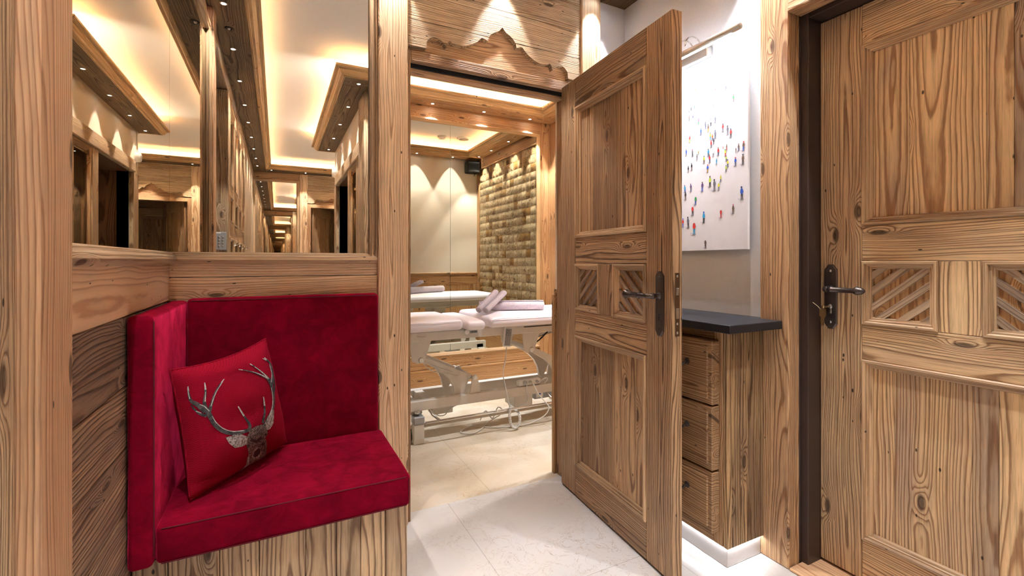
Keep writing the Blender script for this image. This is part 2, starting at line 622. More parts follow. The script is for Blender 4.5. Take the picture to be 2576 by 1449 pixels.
def herringbone():
    m, nt, b = nt_new('red_herringbone_wool')
    at = nt.nodes.new('ShaderNodeAttribute')
    at.attribute_name = 'grain'
    sp = nt.nodes.new('ShaderNodeSeparateXYZ')
    nt.links.new(at.outputs['Vector'], sp.inputs[0])

    def M(op, a, b_=None, c=None):
        n = nt.nodes.new('ShaderNodeMath')
        n.operation = op
        for i, x in enumerate((a, b_, c)):
            if x is None:
                continue
            if isinstance(x, (int, float)):
                n.inputs[i].default_value = x
            else:
                nt.links.new(x, n.inputs[i])
        return n.outputs[0]
    z = M('PINGPONG', M('MULTIPLY', sp.outputs[0], 150), 1.)
    y = M('FRACT', M('MULTIPLY_ADD', sp.outputs[1], 190, z))
    tri = M('PINGPONG', y, .5)
    rp = nt.nodes.new('ShaderNodeValToRGB')
    rp.color_ramp.elements[0].color = (.17, .003, .012, 1)
    rp.color_ramp.elements[1].color = (.32, .005, .022, 1)
    rp.color_ramp.elements[1].position = .35
    nt.links.new(tri, rp.inputs[0])
    nt.links.new(rp.outputs[0], b.inputs['Base Color'])
    b.inputs['Roughness'].default_value = .9
    b.inputs['Specular IOR Level'].default_value = .05
    b.inputs['Sheen Weight'].default_value = .08
    b.inputs['Sheen Tint'].default_value = (1, .05, .12, 1)
    bp = nt.nodes.new('ShaderNodeBump')
    bp.inputs['Strength'].default_value = .55
    bp.inputs['Distance'].default_value = .0015
    nt.links.new(tri, bp.inputs['Height'])
    nt.links.new(bp.outputs[0], b.inputs['Normal'])
    return m


HERR = herringbone()


def fleck(name, c1, c2, scale, thr=(.4, .6), rough=.9, bump=.4, dist=.002, stretch=(1, 1, 1)):
    m, nt, b = nt_new(name)
    tc = nt.nodes.new('ShaderNodeTexCoord')
    mp = nt.nodes.new('ShaderNodeMapping')
    mp.inputs['Scale'].default_value = stretch
    nt.links.new(tc.outputs['Object'], mp.inputs[0])
    n = nt.nodes.new('ShaderNodeTexNoise')
    n.inputs['Scale'].default_value = scale
    n.inputs['Detail'].default_value = 4
    nt.links.new(mp.outputs[0], n.inputs['Vector'])
    rp = nt.nodes.new('ShaderNodeValToRGB')
    rp.color_ramp.elements[0].position, rp.color_ramp.elements[1].position = thr
    rp.color_ramp.elements[0].color, rp.color_ramp.elements[1].color = c4(c1), c4(c2)
    nt.links.new(n.outputs['Fac'], rp.inputs[0])
    nt.links.new(rp.outputs[0], b.inputs['Base Color'])
    b.inputs['Roughness'].default_value = rough
    bp = nt.nodes.new('ShaderNodeBump')
    bp.inputs['Strength'].default_value = bump
    bp.inputs['Distance'].default_value = dist
    nt.links.new(n.outputs['Fac'], bp.inputs['Height'])
    nt.links.new(bp.outputs[0], b.inputs['Normal'])
    return m


TOWEL = fleck('mauve_terry', (.42, .34, .37), (.66, .57, .60), 300, (.35, .65), .95, .9, .003)
FUR = fleck('stag_fur_print', (.035, .018, .015), (.30, .20, .17), 220, (.40, .66), .8, .2, .001)
PALEFUR = fleck('stag_ear_print', (.10, .07, .06), (.50, .42, .40), 190, (.36, .62), .8, .2, .001)
ANTLER = fleck('antler_print', (.022, .024, .028), (.13, .115, .105), 90, (.40, .72), .8, .2, .001)
ANTLERTIP = fleck('antler_tip_print', (.30, .29, .29), (.62, .60, .57), 120, (.35, .65), .8, .2, .001)
STAGDARK = plain('stag_dark_print', (.03, .012, .012), .8)


def marble(name, base, warm, vein, joints, rough=.22, vs=5.):
    m, nt, b = nt_new(name)
    tc = nt.nodes.new('ShaderNodeNewGeometry')
    P = tc.outputs['Position']
    n0 = nt.nodes.new('ShaderNodeTexNoise')
    n0.inputs['Scale'].default_value = 2.2
    n0.inputs['Detail'].default_value = 5
    n0.inputs['Distortion'].default_value = .8
    nt.links.new(P, n0.inputs['Vector'])
    mx = nt.nodes.new('ShaderNodeMix')
    mx.data_type = 'RGBA'
    mx.inputs[6].default_value, mx.inputs[7].default_value = c4(base), c4(warm)
    mr = nt.nodes.new('ShaderNodeMapRange')
    mr.inputs[1].default_value, mr.inputs[2].default_value = .35, .7
    nt.links.new(n0.outputs['Fac'], mr.inputs[0])
    nt.links.new(mr.outputs[0], mx.inputs[0])
    # crinkled hair-line veins: zero crossings of warped noise
    n1 = nt.nodes.new('ShaderNodeTexNoise')
    n1.inputs['Scale'].default_value = vs
    n1.inputs['Detail'].default_value = 6
    n1.inputs['Roughness'].default_value = .62
    n1.inputs['Distortion'].default_value = 1.6
    nt.links.new(P, n1.inputs['Vector'])
    a = nt.nodes.new('ShaderNodeMath')
    a.operation = 'SUBTRACT'
    nt.links.new(n1.outputs['Fac'], a.inputs[0])
    a.inputs[1].default_value = .5
    ab = nt.nodes.new('ShaderNodeMath')
    ab.operation = 'ABSOLUTE'
    nt.links.new(a.outputs[0], ab.inputs[0])
    v = nt.nodes.new('ShaderNodeMapRange')
    v.interpolation_type = 'SMOOTHSTEP'
    v.inputs[1].default_value, v.inputs[2].default_value = 0, .010
    v.inputs[3].default_value, v.inputs[4].default_value = 1, 0
    nt.links.new(ab.outputs[0], v.inputs[0])
    n2 = nt.nodes.new('ShaderNodeTexNoise')
    n2.inputs['Scale'].default_value = 3.1
    n2.inputs['Detail'].default_value = 2
    nt.links.new(P, n2.inputs['Vector'])
    k = nt.nodes.new('ShaderNodeMapRange')
    k.inputs[1].default_value, k.inputs[2].default_value = .42, .66
    nt.links.new(n2.outputs['Fac'], k.inputs[0])
    mu = nt.nodes.new('ShaderNodeMath')
    mu.operation = 'MULTIPLY'
    nt.links.new(v.outputs[0], mu.inputs[0])
    nt.links.new(k.outputs[0], mu.inputs[1])
    m2 = nt.nodes.new('ShaderNodeMix')
    m2.data_type = 'RGBA'
    nt.links.new(mu.outputs[0], m2.inputs[0])
    nt.links.new(mx.outputs[2], m2.inputs[6])
    m2.inputs[7].default_value = c4(vein)
    # stone joints
    sp = nt.nodes.new('ShaderNodeSeparateXYZ')
    nt.links.new(P, sp.inputs[0])

    def M(op, a_, b_=None, c_=None):
        n = nt.nodes.new('ShaderNodeMath')
        n.operation = op
        for i, x in enumerate((a_, b_, c_)):
            if x is None:
                continue
            if isinstance(x, (int, float)):
                n.inputs[i].default_value = x
            else:
                nt.links.new(x, n.inputs[i])
        return n.outputs[0]
    px, py, ox, oy, stag = joints
    row = M('DIVIDE', M('SUBTRACT', sp.outputs[0], ox), px)
    ru = M('FLOOR', row)
    jx = M('MULTIPLY', M('PINGPONG', row, .5), px)
    col = M('MULTIPLY_ADD', ru, stag, M('DIVIDE', M('SUBTRACT', sp.outputs[1], oy), py))
    jy = M('MULTIPLY', M('PINGPONG', col, .5), py)
    jn = M('LESS_THAN', M('MINIMUM', jx, jy), .0012)
    m3 = nt.nodes.new('ShaderNodeMix')
    m3.data_type = 'RGBA'
    nt.links.new(M('MULTIPLY', jn, .45), m3.inputs[0])
    nt.links.new(m2.outputs[2], m3.inputs[6])
    m3.inputs[7].default_value = c4([x * .5 for x in vein])
    nt.links.new(m3.outputs[2], b.inputs['Base Color'])
    b.inputs['Roughness'].default_value = rough
    return m


MARBLE = marble('pale_marble', (.64, .62, .61), (.59, .56, .53), (.36, .26, .19), (.62, 1.2, .692, 1.325, .7), .22, 10.)
MARBLE2 = marble('beige_marble', (.68, .61, .50), (.50, .40, .27), (.40, .27, .14), (.70, 2.4, .91, 3.88, 0.), .25, 9.)


def stone_mat():
    m, nt, b = nt_new('cream_shell_stone')
    tc = nt.nodes.new('ShaderNodeNewGeometry')
    tn = nt.nodes.new('ShaderNodeAttribute')
    tn.attribute_name = 'tone'
    n = nt.nodes.new('ShaderNodeTexNoise')
    n.inputs['Scale'].default_value = 38
    n.inputs['Detail'].default_value = 5
    n.inputs['Distortion'].default_value = 1.4
    nt.links.new(tc.outputs['Position'], n.inputs['Vector'])
    rp = nt.nodes.new('ShaderNodeValToRGB')
    e = rp.color_ramp.elements
    e[0].position, e[0].color = .30, (.11, .06, .025, 1)
    e[1].position, e[1].color = .46, (.42, .31, .18, 1)
    q = e.new(.7)
    q.color = (.55, .44, .29, 1)
    nt.links.new(n.outputs['Fac'], rp.inputs[0])
    t2 = nt.nodes.new('ShaderNodeValToRGB')
    e = t2.color_ramp.elements
    e[0].position, e[0].color = 0, (.55, .44, .30, 1)
    e[1].position, e[1].color = 1, (1.1, 1.1, 1.1, 1)
    q = e.new(.12)
    q.color = (.62, .40, .14, 1)
    q = e.new(.2)
    q.color = (.8, .76, .68, 1)
    nt.links.new(tn.outputs['Fac'], t2.inputs[0])
    mx = nt.nodes.new('ShaderNodeMix')
    mx.data_type = 'RGBA'
    mx.blend_type = 'MULTIPLY'
    mx.inputs[0].default_value = 1
    nt.links.new(rp.outputs[0], mx.inputs[6])
    nt.links.new(t2.outputs[0], mx.inputs[7])
    nt.links.new(mx.outputs[2], b.inputs['Base Color'])
    b.inputs['Roughness'].default_value = .42
    bp = nt.nodes.new('ShaderNodeBump')
    bp.inputs['Strength'].default_value = .5
    bp.inputs['Distance'].default_value = .003
    nt.links.new(n.outputs['Fac'], bp.inputs['Height'])
    nt.links.new(bp.outputs[0], b.inputs['Normal'])
    return m


STONE = stone_mat()
# ================================================================ SETTING
ZS, ZC = 2.45, 2.62            # soffit underside, ceiling


def planks(mb, axis, a0, a1, widths, across0, depth, fixed, flip=False, gap=.0015, ch=.002, jit=.0015, **k):
    """row of boards. axis: board direction; widths laid along the other in-plane axis"""
    p = across0
    for w in widths:
        j = R.uniform(0, jit)
        d0, d1 = depth
        if fixed == 'y':
            y0, y1 = d0 + j, d1
            if axis == 'z':
                mb.box(p + gap / 2, p + w - gap / 2, y0, y1, a0, a1, ch, g='z', **k)
            else:
                mb.box(a0, a1, y0, y1, p + gap / 2, p + w - gap / 2, ch, g='x', **k)
        else:
            x0, x1 = d0, d1
            if d1 > d0:
                x0 = d0 + j
            else:
                x0 = d0 - j
            if axis == 'z':
                mb.box(x0, x1, p + gap / 2, p + w - gap / 2, a0, a1, ch, g='z', **k)
            else:
                mb.box(x0, x1, a0, a1, p + gap / 2, p + w - gap / 2, ch, g='y', **k)
        p += w
    return mb


S('floor', MB().box(-.62, 1.9, -5.6, 2.01, -.06, 0, .0005), MARBLE, 'pale veined marble floor of the corridor', 'floor')
S('floor', MB().box(-.1, 2.5, 2.01, 4.0, -.06, 0, .0005), MARBLE2, 'beige marble floor of the treatment room behind the doorway', 'floor')
S('ceiling', MB().box(-.62, 1.9, -5.6, 2.04, ZC, ZC + .06, .001), CEIL, 'white corridor ceiling lit by the cove', 'ceiling')
S('ceiling', MB().box(-.1, 2.5, 2.04, 4.0, ZC, ZC + .06, .001), CEIL, 'white treatment room ceiling lit by the cove', 'ceiling')

# ---- left wall
mb = MB().box(-.62, -.50, -4.1, 2.1, 0, ZC)
mb.box(-.50, -.345, .90, 2.06, 0, ZC)
S('wall_left', mb, PLASTER, 'corridor wall behind the bench and the wardrobe', 'wall')
mb = MB()
planks(mb, 'y', 1.0, 1.957, [.158, .160, .166, .158, .150, .174], 0.0, (-.33, -.345), 'x', jit=.004, ch=.003)
S('trim_1', mb, W['weather'], 'weathered grey brown planks under the side mirror beside the red seat', 'wall panelling')
S('trim_2', MB().box(-.345, -.330, 1.0, 1.953, .967, 1.093, .001, g='y', tone=.6, off=Vector((3.2, .03, .035))), W['apron'],
  'smooth pine board under the side mirror sill', 'wall panelling')
S('trim_3', MB().box(-.46, -.30, .888, 1.008, 0, ZS, .004, g='z', tone=.35, off=Vector((7.3, -.02, .06))), W['pine'],
  'thick square pine post beside the weathered planks', 'post')
S('trim_4', MB().box(-.345, -.33, 1.0, 1.953, 2.345, ZS, .002, g='y'), W['pine'], 'pine board above the side mirror', 'wall panelling')

# ---- back wall
mb = MB().box(-.36, .366, 1.962, 2.04, 0, ZC).box(.366, 1.367, 1.965, 2.04, 2.03, ZC).box(1.367, 1.50, 1.965, 2.04, 0, ZC)
S('wall_back', mb, PLASTER, 'wall carrying the back mirror and the doorway', 'wall')
S('wall_back', MB().box(1.486, 1.80, 1.94, 2.04, 0, ZC), PLASTER, 'white plaster strip between the doorway post and the picture wall', 'wall')
mb = MB().box(-.335, .366, 1.948, 1.962, 1.046, 1.093, .002, g='x', tone=.55).box(-.335, .366, 1.945, 1.962, .90, 1.044, .002, g='x', tone=.6)
S('trim_5', mb, W['post'], 'pine boards between the red backrest and the back mirror sill', 'wall panelling')
S('trim_6', MB().box(.366, .488, 1.918, 2.04, 0, ZS, .004, g='z', tone=.85, off=Vector((1.7, .012, .05))), W['post'],
  'pale pine post between the bench and the doorway', 'post')
S('trim_7', MB().box(-.33, .366, 1.945, 1.962, 2.345, ZS, .002, g='x'), W['pine'], 'pine board above the back mirror', 'wall panelling')
S('trim_8', MB().box(1.367, 1.486, 1.918, 2.04, 0, ZS, .004, g='z', tone=.95, off=Vector((5.1, -.03, .045))), W['post'],
  'pale pine post above the top of the open door', 'post')

# ---- carved lintel: front boards cut to a scalloped silhouette, dark board behind
ORN = [(-.362, 0.), (-.362, .02), (-.350, .042), (-.330, .0545), (-.310, .053), (-.293, .045), (-.281, .032), (-.272, .024),
       (-.259, .053), (-.241, .046), (-.212, .043), (-.179, .049), (-.146, .065), (-.118, .086), (-.102, .101), (-.073, .092),
       (-.070, .106), (-.060, .124), (-.040, .140), (-.018, .152), (0., .172)]
def smooth_profile(P):
    out = []
    for i in range(len(P) - 1):
        p0, p1, p2, p3 = P[max(i - 1, 0)], P[i], P[i + 1], P[min(i + 2, len(P) - 1)]
        # keep the cusps sharp
        if (p1[0] - p0[0]) * (p2[0] - p1[0]) + (p1[1] - p0[1]) * (p2[1] - p1[1]) < 0.0:
            p0 = p1
        if (p2[0] - p1[0]) * (p3[0] - p2[0]) + (p2[1] - p1[1]) * (p3[1] - p2[1]) < 0.0:
            p3 = p2
        for k in range(4):
            u = k / 4
            out.append(tuple(.5 * (2 * p1[c] + (p2[c] - p0[c]) * u + (2 * p0[c] - 5 * p1[c] + 4 * p2[c] - p3[c]) * u * u + (3 * p1[c] - p0[c] - 3 * p2[c] + p3[c]) * u ** 3) for c in (0, 1)))
    out.append(P[-1])
    return out


ORN = smooth_profile(ORN)
ORN = ORN + [(-x, z) for x, z in reversed(ORN[:-1])]


def lintel(mb, cx, zb, x0, x1, ztop, yf, yb, rows):
    """boards above a doorway: rows = board bottom heights; the profile cuts the lowest ones"""
    U, V, N = Vector((1, 0, 0)), Vector((0, 0, 1)), Vector((0, 1, 0))
    rows = list(rows) + [ztop]
    prof = [(cx + x, zb + z) for x, z in ORN]

    def h(x):
        # cut height at x
        if x <= prof[0][0] or x >= prof[-1][0]:
            return zb
        best = zb
        for (xa, za), (xb, zb_) in zip(prof, prof[1:]):
            if xb > xa and xa <= x <= xb:
                best = max(best, za + (zb_ - za) * (x - xa) / (xb - xa))
        return best
    xs = sorted(set([x0, x1] + [p[0] for p in prof] + [cx - .362001, cx + .362001]))
    for lo, hi in zip(rows, rows[1:]):
        hi2 = hi - .0025
        off = Vector((R.uniform(0, 40), R.uniform(-.05, .05), R.uniform(.03, .1)))
        tone = R.random()
        yj = R.uniform(0, .0015)
        # lower outline of this board
        low = [(x, max(lo, min(hi2, h(x)))) for x in xs]
        # split where fully cut away
        run = []
        for p in low + [None]:
            if p is not None and p[1] < hi2 - 1e-4:
                run.append(p)
            else:
                if len(run) > 1:
                    nx = p[0] if p else None
                    poly = run + [(run[-1][0], hi2), (run[0][0], hi2)]
                    lintel_piece(mb, poly, yf + yj, yb, off, tone)
                run = []


def lintel_piece(mb, poly, yf, yb, off, tone):
    n = len(poly)
    vs = [Vector((x, yf, z)) for x, z in poly] + [Vector((x, yb, z)) for x, z in poly]
    tri = tessellate_polygon([[Vector((x, z, 0)) for x, z in poly]])
    fs = [list(t) for t in tri] + [[n + i for i in t] for t in tri]
    fs += [[i, (i + 1) % n, n + (i + 1) % n, n + i] for i in range(n)]
    mb.add(vs, fs, g='x', off=off, tone=tone)


mb = MB()
lintel(mb, .930, 2.012, .490, 1.366, ZS, 1.930, 1.957, [2.0, 2.126, 2.262, 2.40])
S('trim_9', mb, W['plank'], 'old planks above the doorway cut to a scalloped edge', 'wall panelling')
S('trim_10', MB().box(.490, 1.366, 1.957, 1.966, 1.99, 2.30, .001, g='x', tone=.75), W['casing'],
  'brown board seen inside the scalloped cut-out above the doorway', 'wall panelling')
# door frame of the doorway
mb = MB().box(.488, .503, 1.938, 2.04, 0, 2.0, .002, g='z', tone=.1)
mb.box(1.295, 1.367, 1.94, 2.04, 0, 2.0, .002, g='z', tone=.1)
mb.box(.503, 1.367, 1.937, 1.965, 1.950, 1.996, .003, g='x', tone=.0)
mb.box(.503, 1.367, 1.984, 2.04, 1.925, 2.0, .002, g='x', tone=1.)
S('trim_11', mb, W['casing'], 'brown wooden door frame of the open doorway', 'door frame')
S('trim_12', MB().box(.503, 1.30, 1.979, 1.986, 1.938, 1.972, .001), BLACKSEAL, 'black rubber seal along the top of the door frame', 'door seal')

# ---- right wall, casing and door recess
S('wall_right', MB().box(1.66, 1.80, 1.034, 1.94, 0, ZC).box(1.66, 1.80, -.06, 1.034, 2.12, ZC).box(1.80, 1.9, -.06, 1.94, 0, ZC), PLASTER,
  'white plaster wall behind the ski picture', 'wall')
mb = MB().box(1.626, 1.690, 1.025, 1.136, 0, ZS, .004, g='z', tone=.65, off=Vector((2.2, -.02, .05)))
S('trim_13', mb, W['casing'], 'rough timber post between the sideboard and the closed pale door', 'post')
S('trim_37', MB().box(1.626, 1.690, .06, .18, 0, ZS, .004, g='z'), W['casing'], 'rough timber post on the hinge side of the closed pale door', 'post')
S('trim_14', MB().box(1.612, 1.690, .18, 1.0235, 1.985, 2.13, .004, g='y', tone=.8), W['casing'], 'timber head beam over the closed pale door', 'beam')
mb = MB().box(1.696, 1.80, .998, 1.034, 0, 2.0, .002).box(1.696, 1.80, .18, .215, 0, 2.0, .002).box(1.696, 1.80, .215, .998, 1.972, 2.0, .002)
mb.box(1.690, 1.697, 1.024, 1.036, 0, 2.0, .001)
S('trim_15', mb, BROWN, 'dark brown metal frame of the closed pale door', 'door frame')
S('trim_16', MB().box(1.624, 1.80, .19, 1.022, 0, .012, .003, g='y', tone=.8), W['pine'], 'low wooden threshold under the closed pale door', 'threshold')
S('wall_front', MB().box(.76, 1.8, -.12, .0, 0, ZC), WARM, 'plaster wall closing the corridor behind the closed pale door', 'wall')

# ---- partition wall of the corridor (seen in the mirrors)
mb = MB().box(.64, .76, -2.13, .12, 2.12, ZC).box(.66, .76, -2.13, -1.95, 0, 2.12).box(.66, .76, -.925, .12, 0, 2.12)
mb.box(.635, .76, -2.17, -2.13, 0, ZC)
S('wall_right', mb, WARM, 'cream plaster wall above the dark opening, seen in the mirrors', 'wall')
S('trim_17', MB().box(.612, .66, -1.98, -.16, 2.0, 2.122, .006, g='y', tone=.35), W['plank'], 'rough head beam along the cream wall, seen in the mirrors', 'beam')
for i, (x0, x1, y0, y1, z1, tn, lb) in enumerate(((.622, .66, -2.13, -1.95, 2.0, .3, 'old timber post at the end of the cream wall, seen in the mirrors'),
                                                 (.622, .66, -.925, -.79, 2.0, .4, 'old timber post between the dark opening and the narrow mirror, seen in the mirrors'),
                                                 (.625, .66, -.41, -.165, 2.0, .3, 'flat old timber post beside the narrow dark mirror, seen in the back mirror'),
                                                 (.61, .70, -.165, .12, ZS, .45, 'thick old timber corner post under the soffit, seen in the back mirror'))):
    S(f'trim_{38 + i}', MB().box(x0, x1, y0, y1, 0, z1, .005, g='z', tone=tn), W['plank'], lb, 'post')
mb = MB().box(1.05, 1.10, -2.0, -.90, 0, 2.05, .002, g='z').box(.66, 1.10, -1.98, -1.95, 0, 2.05, .002, g='z').box(.66, 1.10, -.925, -.90, 0, 2.05, .002, g='z')
mb.box(.66, 1.1, -1.95, -.925, 2.0, 2.03, .002, g='y')
S('trim_19', mb, W['dark'], 'dark stained lining of the opening beside the corridor, seen in the mirrors', 'wall panelling')
mp = MB().box(.645, .655, -.75, -.45, .35, 1.93, .001)
fr = MB().frame((.66, -.41, 0), (0, -1, 0), (0, 0, 1), (-1, 0, 0), 0, .38, .2, 2.0, [(0, 0), (0, .03), (.03, .03), (.05, .012), (.05, 0)])
t = thing('wall_mirror', 'narrow dark wall mirror in a wooden frame between old posts, seen in the back mirror', 'mirror', (.65, -.6, .2))
obj('glass', mp, mirror_mat('dim_mirror', (.25, .2, .15)), t)
obj('frame', fr, W['panel'], t)

# ---- left wall farther along (seen in the back mirror)
S('trim_20', MB().box(-.50, -.315, -.06, -.0, 0, 2.34, .004, g='z', tone=.3), W['plank'], 'rough old post carrying the keypad, seen in the back mirror', 'post')
S('trim_42', MB().box(-.50, -.325, .742, .888, 0, ZS, .003, g='z', tone=.5), W['plank'], 'board behind the thick pine post, seen in the back mirror', 'wall panelling')
S('trim_43', MB().box(-.50, -.318, -.06, .742, 2.345, ZS, .004, g='y', tone=.4).box(-.50, -.318, -1.89, -.0605, 2.345, ZS, .003, g='y', tone=.35), W['plank'], 'boards over the wardrobe under the soffit, seen in the back mirror', 'wall panelling')
S('trim_44', MB().box(-.50, -.318, -3.99, -1.89, 0, ZS, .003, g='z', tone=.25), W['plank'], 'plank wall between the wardrobe and the far mirror, seen in the back mirror', 'wall panelling')
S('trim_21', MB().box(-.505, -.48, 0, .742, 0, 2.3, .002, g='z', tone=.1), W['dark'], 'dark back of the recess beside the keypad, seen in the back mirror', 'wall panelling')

# ---- far wall (seen in the back mirror)
YF = -3.99
mb = MB().box(-.62, .42, YF - .10, YF - .012, 0, ZC).box(.42, 1.30, YF - .10, YF - .045, 2.02, ZC).box(1.24, 1.9, YF - .1, YF - .012, 0, ZC)
S('wall_far', mb, WARM, 'end wall of the corridor, seen in the back mirror', 'wall')
S('wall_right', MB().box(1.55, 1.8, -4.1, -2.2, 0, ZC).box(.76, 1.8, -2.23, -2.17, 0, ZC), WARM, 'plaster wall beside the far doorway, seen in the mirrors', 'wall')
mb = MB().box(-.33, .31, YF - .012, YF + .004, 2.342, ZS, .002, g='x', tone=.6).box(-.33, .31, YF - .012, YF + .004, 0, 1.09, .002, g='x')
S('trim_22', mb, W['casing'], 'board above the far mirror, seen in the back mirror', 'wall panelling')
S('trim_23', MB().box(.31, .42, YF - .03, YF + .025, 0, ZS, .004, g='z', tone=.5), W['post'], 'timber post beside the far doorway, seen in the back mirror', 'post')
mb = MB()
_o = list(ORN)
lintel(mb, .88, 2.012, .42, 1.40, ZS, YF - .03, YF, [2.0, 2.21])
S('trim_24', mb, W['plank'], 'scalloped planks above the far doorway, seen in the mirrors', 'wall panelling')
S('trim_25', MB().box(.42, 1.40, YF - .04, YF - .031, 1.98, 2.3, .001, g='x', tone=.3), W['casing'], 'brown board in the scalloped cut-out of the far doorway', 'wall panelling')
mb = MB().box(.42, .47, YF - .09, YF - .005, 0, 2.0, .002, g='z').box(1.23, 1.30, YF - .09, YF - .005, 0, 2.0, .002, g='z').box(.47, 1.23, YF - .09, YF - .005, 1.945, 2.0, .002, g='x')
S('trim_26', mb, W['casing'], 'brown frame of the far doorway, seen in the mirrors', 'door frame')
mb = MB().box(.2, 1.7, -5.5, -5.4, 0, ZC).box(.2, .3, -5.4, -4.1, 0, ZC).box(1.6, 1.7, -5.4, -4.1, 0, ZC)
S('wall_far', mb, W['panel'], 'wooden walls of the room behind the far doorway', 'wall')
t = thing('wall_mirror', 'wooden framed mirror on the end wall, seen in the back mirror', 'mirror', (0, YF, 1.09))
obj('glass', MB().box(-.30, .265, YF - .008, YF - .003, 1.11, 2.315), MIRROR, t)
obj('frame', MB().frame((-.33, YF, 0), (1, 0, 0), (0, 0, 1), (0, 1, 0), 0, .635, 1.09, 2.345,
                        [(0, -.01), (0, .016), (.008, .022), (.016, .014), (.03, .010), (.035, 0), (.035, -.01)]), W['moulding'], t)

# ---- soffits
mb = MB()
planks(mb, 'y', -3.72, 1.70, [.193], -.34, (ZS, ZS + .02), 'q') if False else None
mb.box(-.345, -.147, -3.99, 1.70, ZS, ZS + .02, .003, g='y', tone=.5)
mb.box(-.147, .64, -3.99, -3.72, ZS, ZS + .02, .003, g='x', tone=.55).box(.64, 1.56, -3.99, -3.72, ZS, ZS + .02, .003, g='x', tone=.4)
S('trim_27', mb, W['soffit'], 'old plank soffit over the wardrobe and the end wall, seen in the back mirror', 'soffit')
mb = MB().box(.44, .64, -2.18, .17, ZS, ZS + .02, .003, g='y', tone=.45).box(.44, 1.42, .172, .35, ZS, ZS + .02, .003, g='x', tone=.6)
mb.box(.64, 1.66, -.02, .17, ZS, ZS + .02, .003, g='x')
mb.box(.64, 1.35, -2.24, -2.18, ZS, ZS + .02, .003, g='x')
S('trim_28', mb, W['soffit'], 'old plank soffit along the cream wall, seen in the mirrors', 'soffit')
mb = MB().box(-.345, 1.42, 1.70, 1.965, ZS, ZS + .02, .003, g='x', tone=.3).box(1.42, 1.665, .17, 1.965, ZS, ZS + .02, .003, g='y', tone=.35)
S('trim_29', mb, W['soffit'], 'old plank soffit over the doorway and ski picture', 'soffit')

CROWN = [(-.004, ZS), (.0, ZS - .004), (.010, ZS - .004), (.012, ZS + .003), (.020, ZS + .006), (.026, ZS + .008), (.030, ZS + .020), (.044, ZS + .036), (.044, ZS + .042),
         (.060, ZS + .044), (.068, ZS + .050), (.068, ZS + .064), (.056, ZS + .064), (.030, ZS + .034), (-.004, ZS + .018)]


def crown(name, poly, label):
    """mitred moulding round the open ceiling polygon (counter-clockwise)"""
    mb = MB()
    n = len(poly)
    P = [Vector((*p, 0)) for p in poly]
    for i in range(n):
        a, b = P[i], P[(i + 1) % n]
        pr, nx = P[i - 1], P[(i + 2) % n]
        d = (b - a).normalized()
        nin = Vector((-d.y, d.x, 0))
        d0, d1 = (a - pr).normalized(), (nx - b).normalized()

        def mit(da, db):
            cr = da.x * db.y - da.y * db.x
            return 1. if cr > 0 else -1.
        mb.extrude(CROWN, a, nin, Vector((0, 0, 1)), d, (b - a).length, mit(d0, d), mit(d, d1))
    S(name, mb, W['crown'], label, 'moulding')


COVE1 = [(-.147, -3.72), (1.35, -3.72), (1.35, -2.18), (.44, -2.18), (.44, .35), (1.42, .35), (1.42, 1.70), (-.147, 1.70)]
crown('trim_30', COVE1, 'moulded crown hiding the cove light of the corridor, seen in the mirrors')
COVE2 = [(.30, 2.225), (2.225, 2.225), (2.225, 3.72), (.30, 3.72)]
crown('trim_31', COVE2, 'moulded crown hiding the cove light of the treatment room')

# ---- treatment room shell
mb = MB().box(-.1, 2.5, 3.915, 4.0, 0, ZC)
S('wall_back', mb, WARM, 'back wall of the treatment room', 'wall')
S('wall_right', MB().box(2.415, 2.5, 2.04, 3.915, 0, ZC), WARM, 'wall of the treatment room behind the stone tiles', 'wall')
S('wall_left', MB().box(-.1, .1, 2.04, 3.915, 0, ZC), WARM, 'wall of the treatment room opposite the stone tiles', 'wall')
mb = MB().box(1.296, 2.415, 2.041, 2.055, .955, ZC).box(.1, .49, 2.041, 2.055, 0, ZC).box(.49, 1.296, 2.041, 2.055, 2.0, ZC)
S('wall_front', mb, WARM, 'cream wall of the treatment room, seen in its mirror', 'wall')
mb = MB().box(1.37, 2.415, 2.041, 2.062, 0, .11, .002, g='x').box(1.37, 2.415, 2.041, 2.062, .80, .93, .002, g='x').box(1.37, 2.415, 2.041, 2.057, .11, .80, .002, g='z')
for x in (1.37, 1.82, 2.28):
    mb.box(x, x + .12, 2.041, 2.064, .11, .80, .002, g='z')
mb.box(1.30, 2.40, 2.041, 2.075, .93, .957, .004, g='x').box(1.28, 1.37, 2.041, 2.066, 0, .93, .003, g='z')
S('trim_32', mb, W['spa'], 'wainscot of the treatment room, seen in its mirror', 'wall panelling')
mb = MB().box(.1, 2.40, 3.895, 3.915, 2.34, ZS, .003, g='x', tone=.5, off=Vector((3, .01, .05)))
mb.box(.1, 2.40, 3.893, 3.915, .165, .268, .004, g='x', tone=.45, off=Vector((8, .0, .04))).box(.1, 2.40, 3.885, 3.915, .150, .165, .004, g='x', tone=.8)
mb.box(.1, 2.40, 3.895, 3.915, 0, .150, .003, g='x', tone=.3)
mb.box(2.28, 2.415, 3.890, 3.915, 0, ZS, .004, g='z', tone=.5, off=Vector((1, .0, .045)))
S('trim_33', mb, W['spa'], 'honey pine boards around the mirror of the treatment room', 'wall panelling')
mb = MB().box(2.39, 2.415, 3.78, 3.895, 0, ZS, .004, g='z', tone=.35).box(2.39, 2.415, 3.64, 3.779, 0, ZS, .004, g='z', tone=.5).box(2.39, 2.415, 2.055, 2.13, 0, ZS, .004, g='z', tone=.2)
mb.box(2.392, 2.415, 2.13, 3.78, 2.33, ZS, .004, g='y', tone=.3).box(2.385, 2.415, 2.13, 3.78, 2.315, 2.33, .004, g='y', tone=.4)
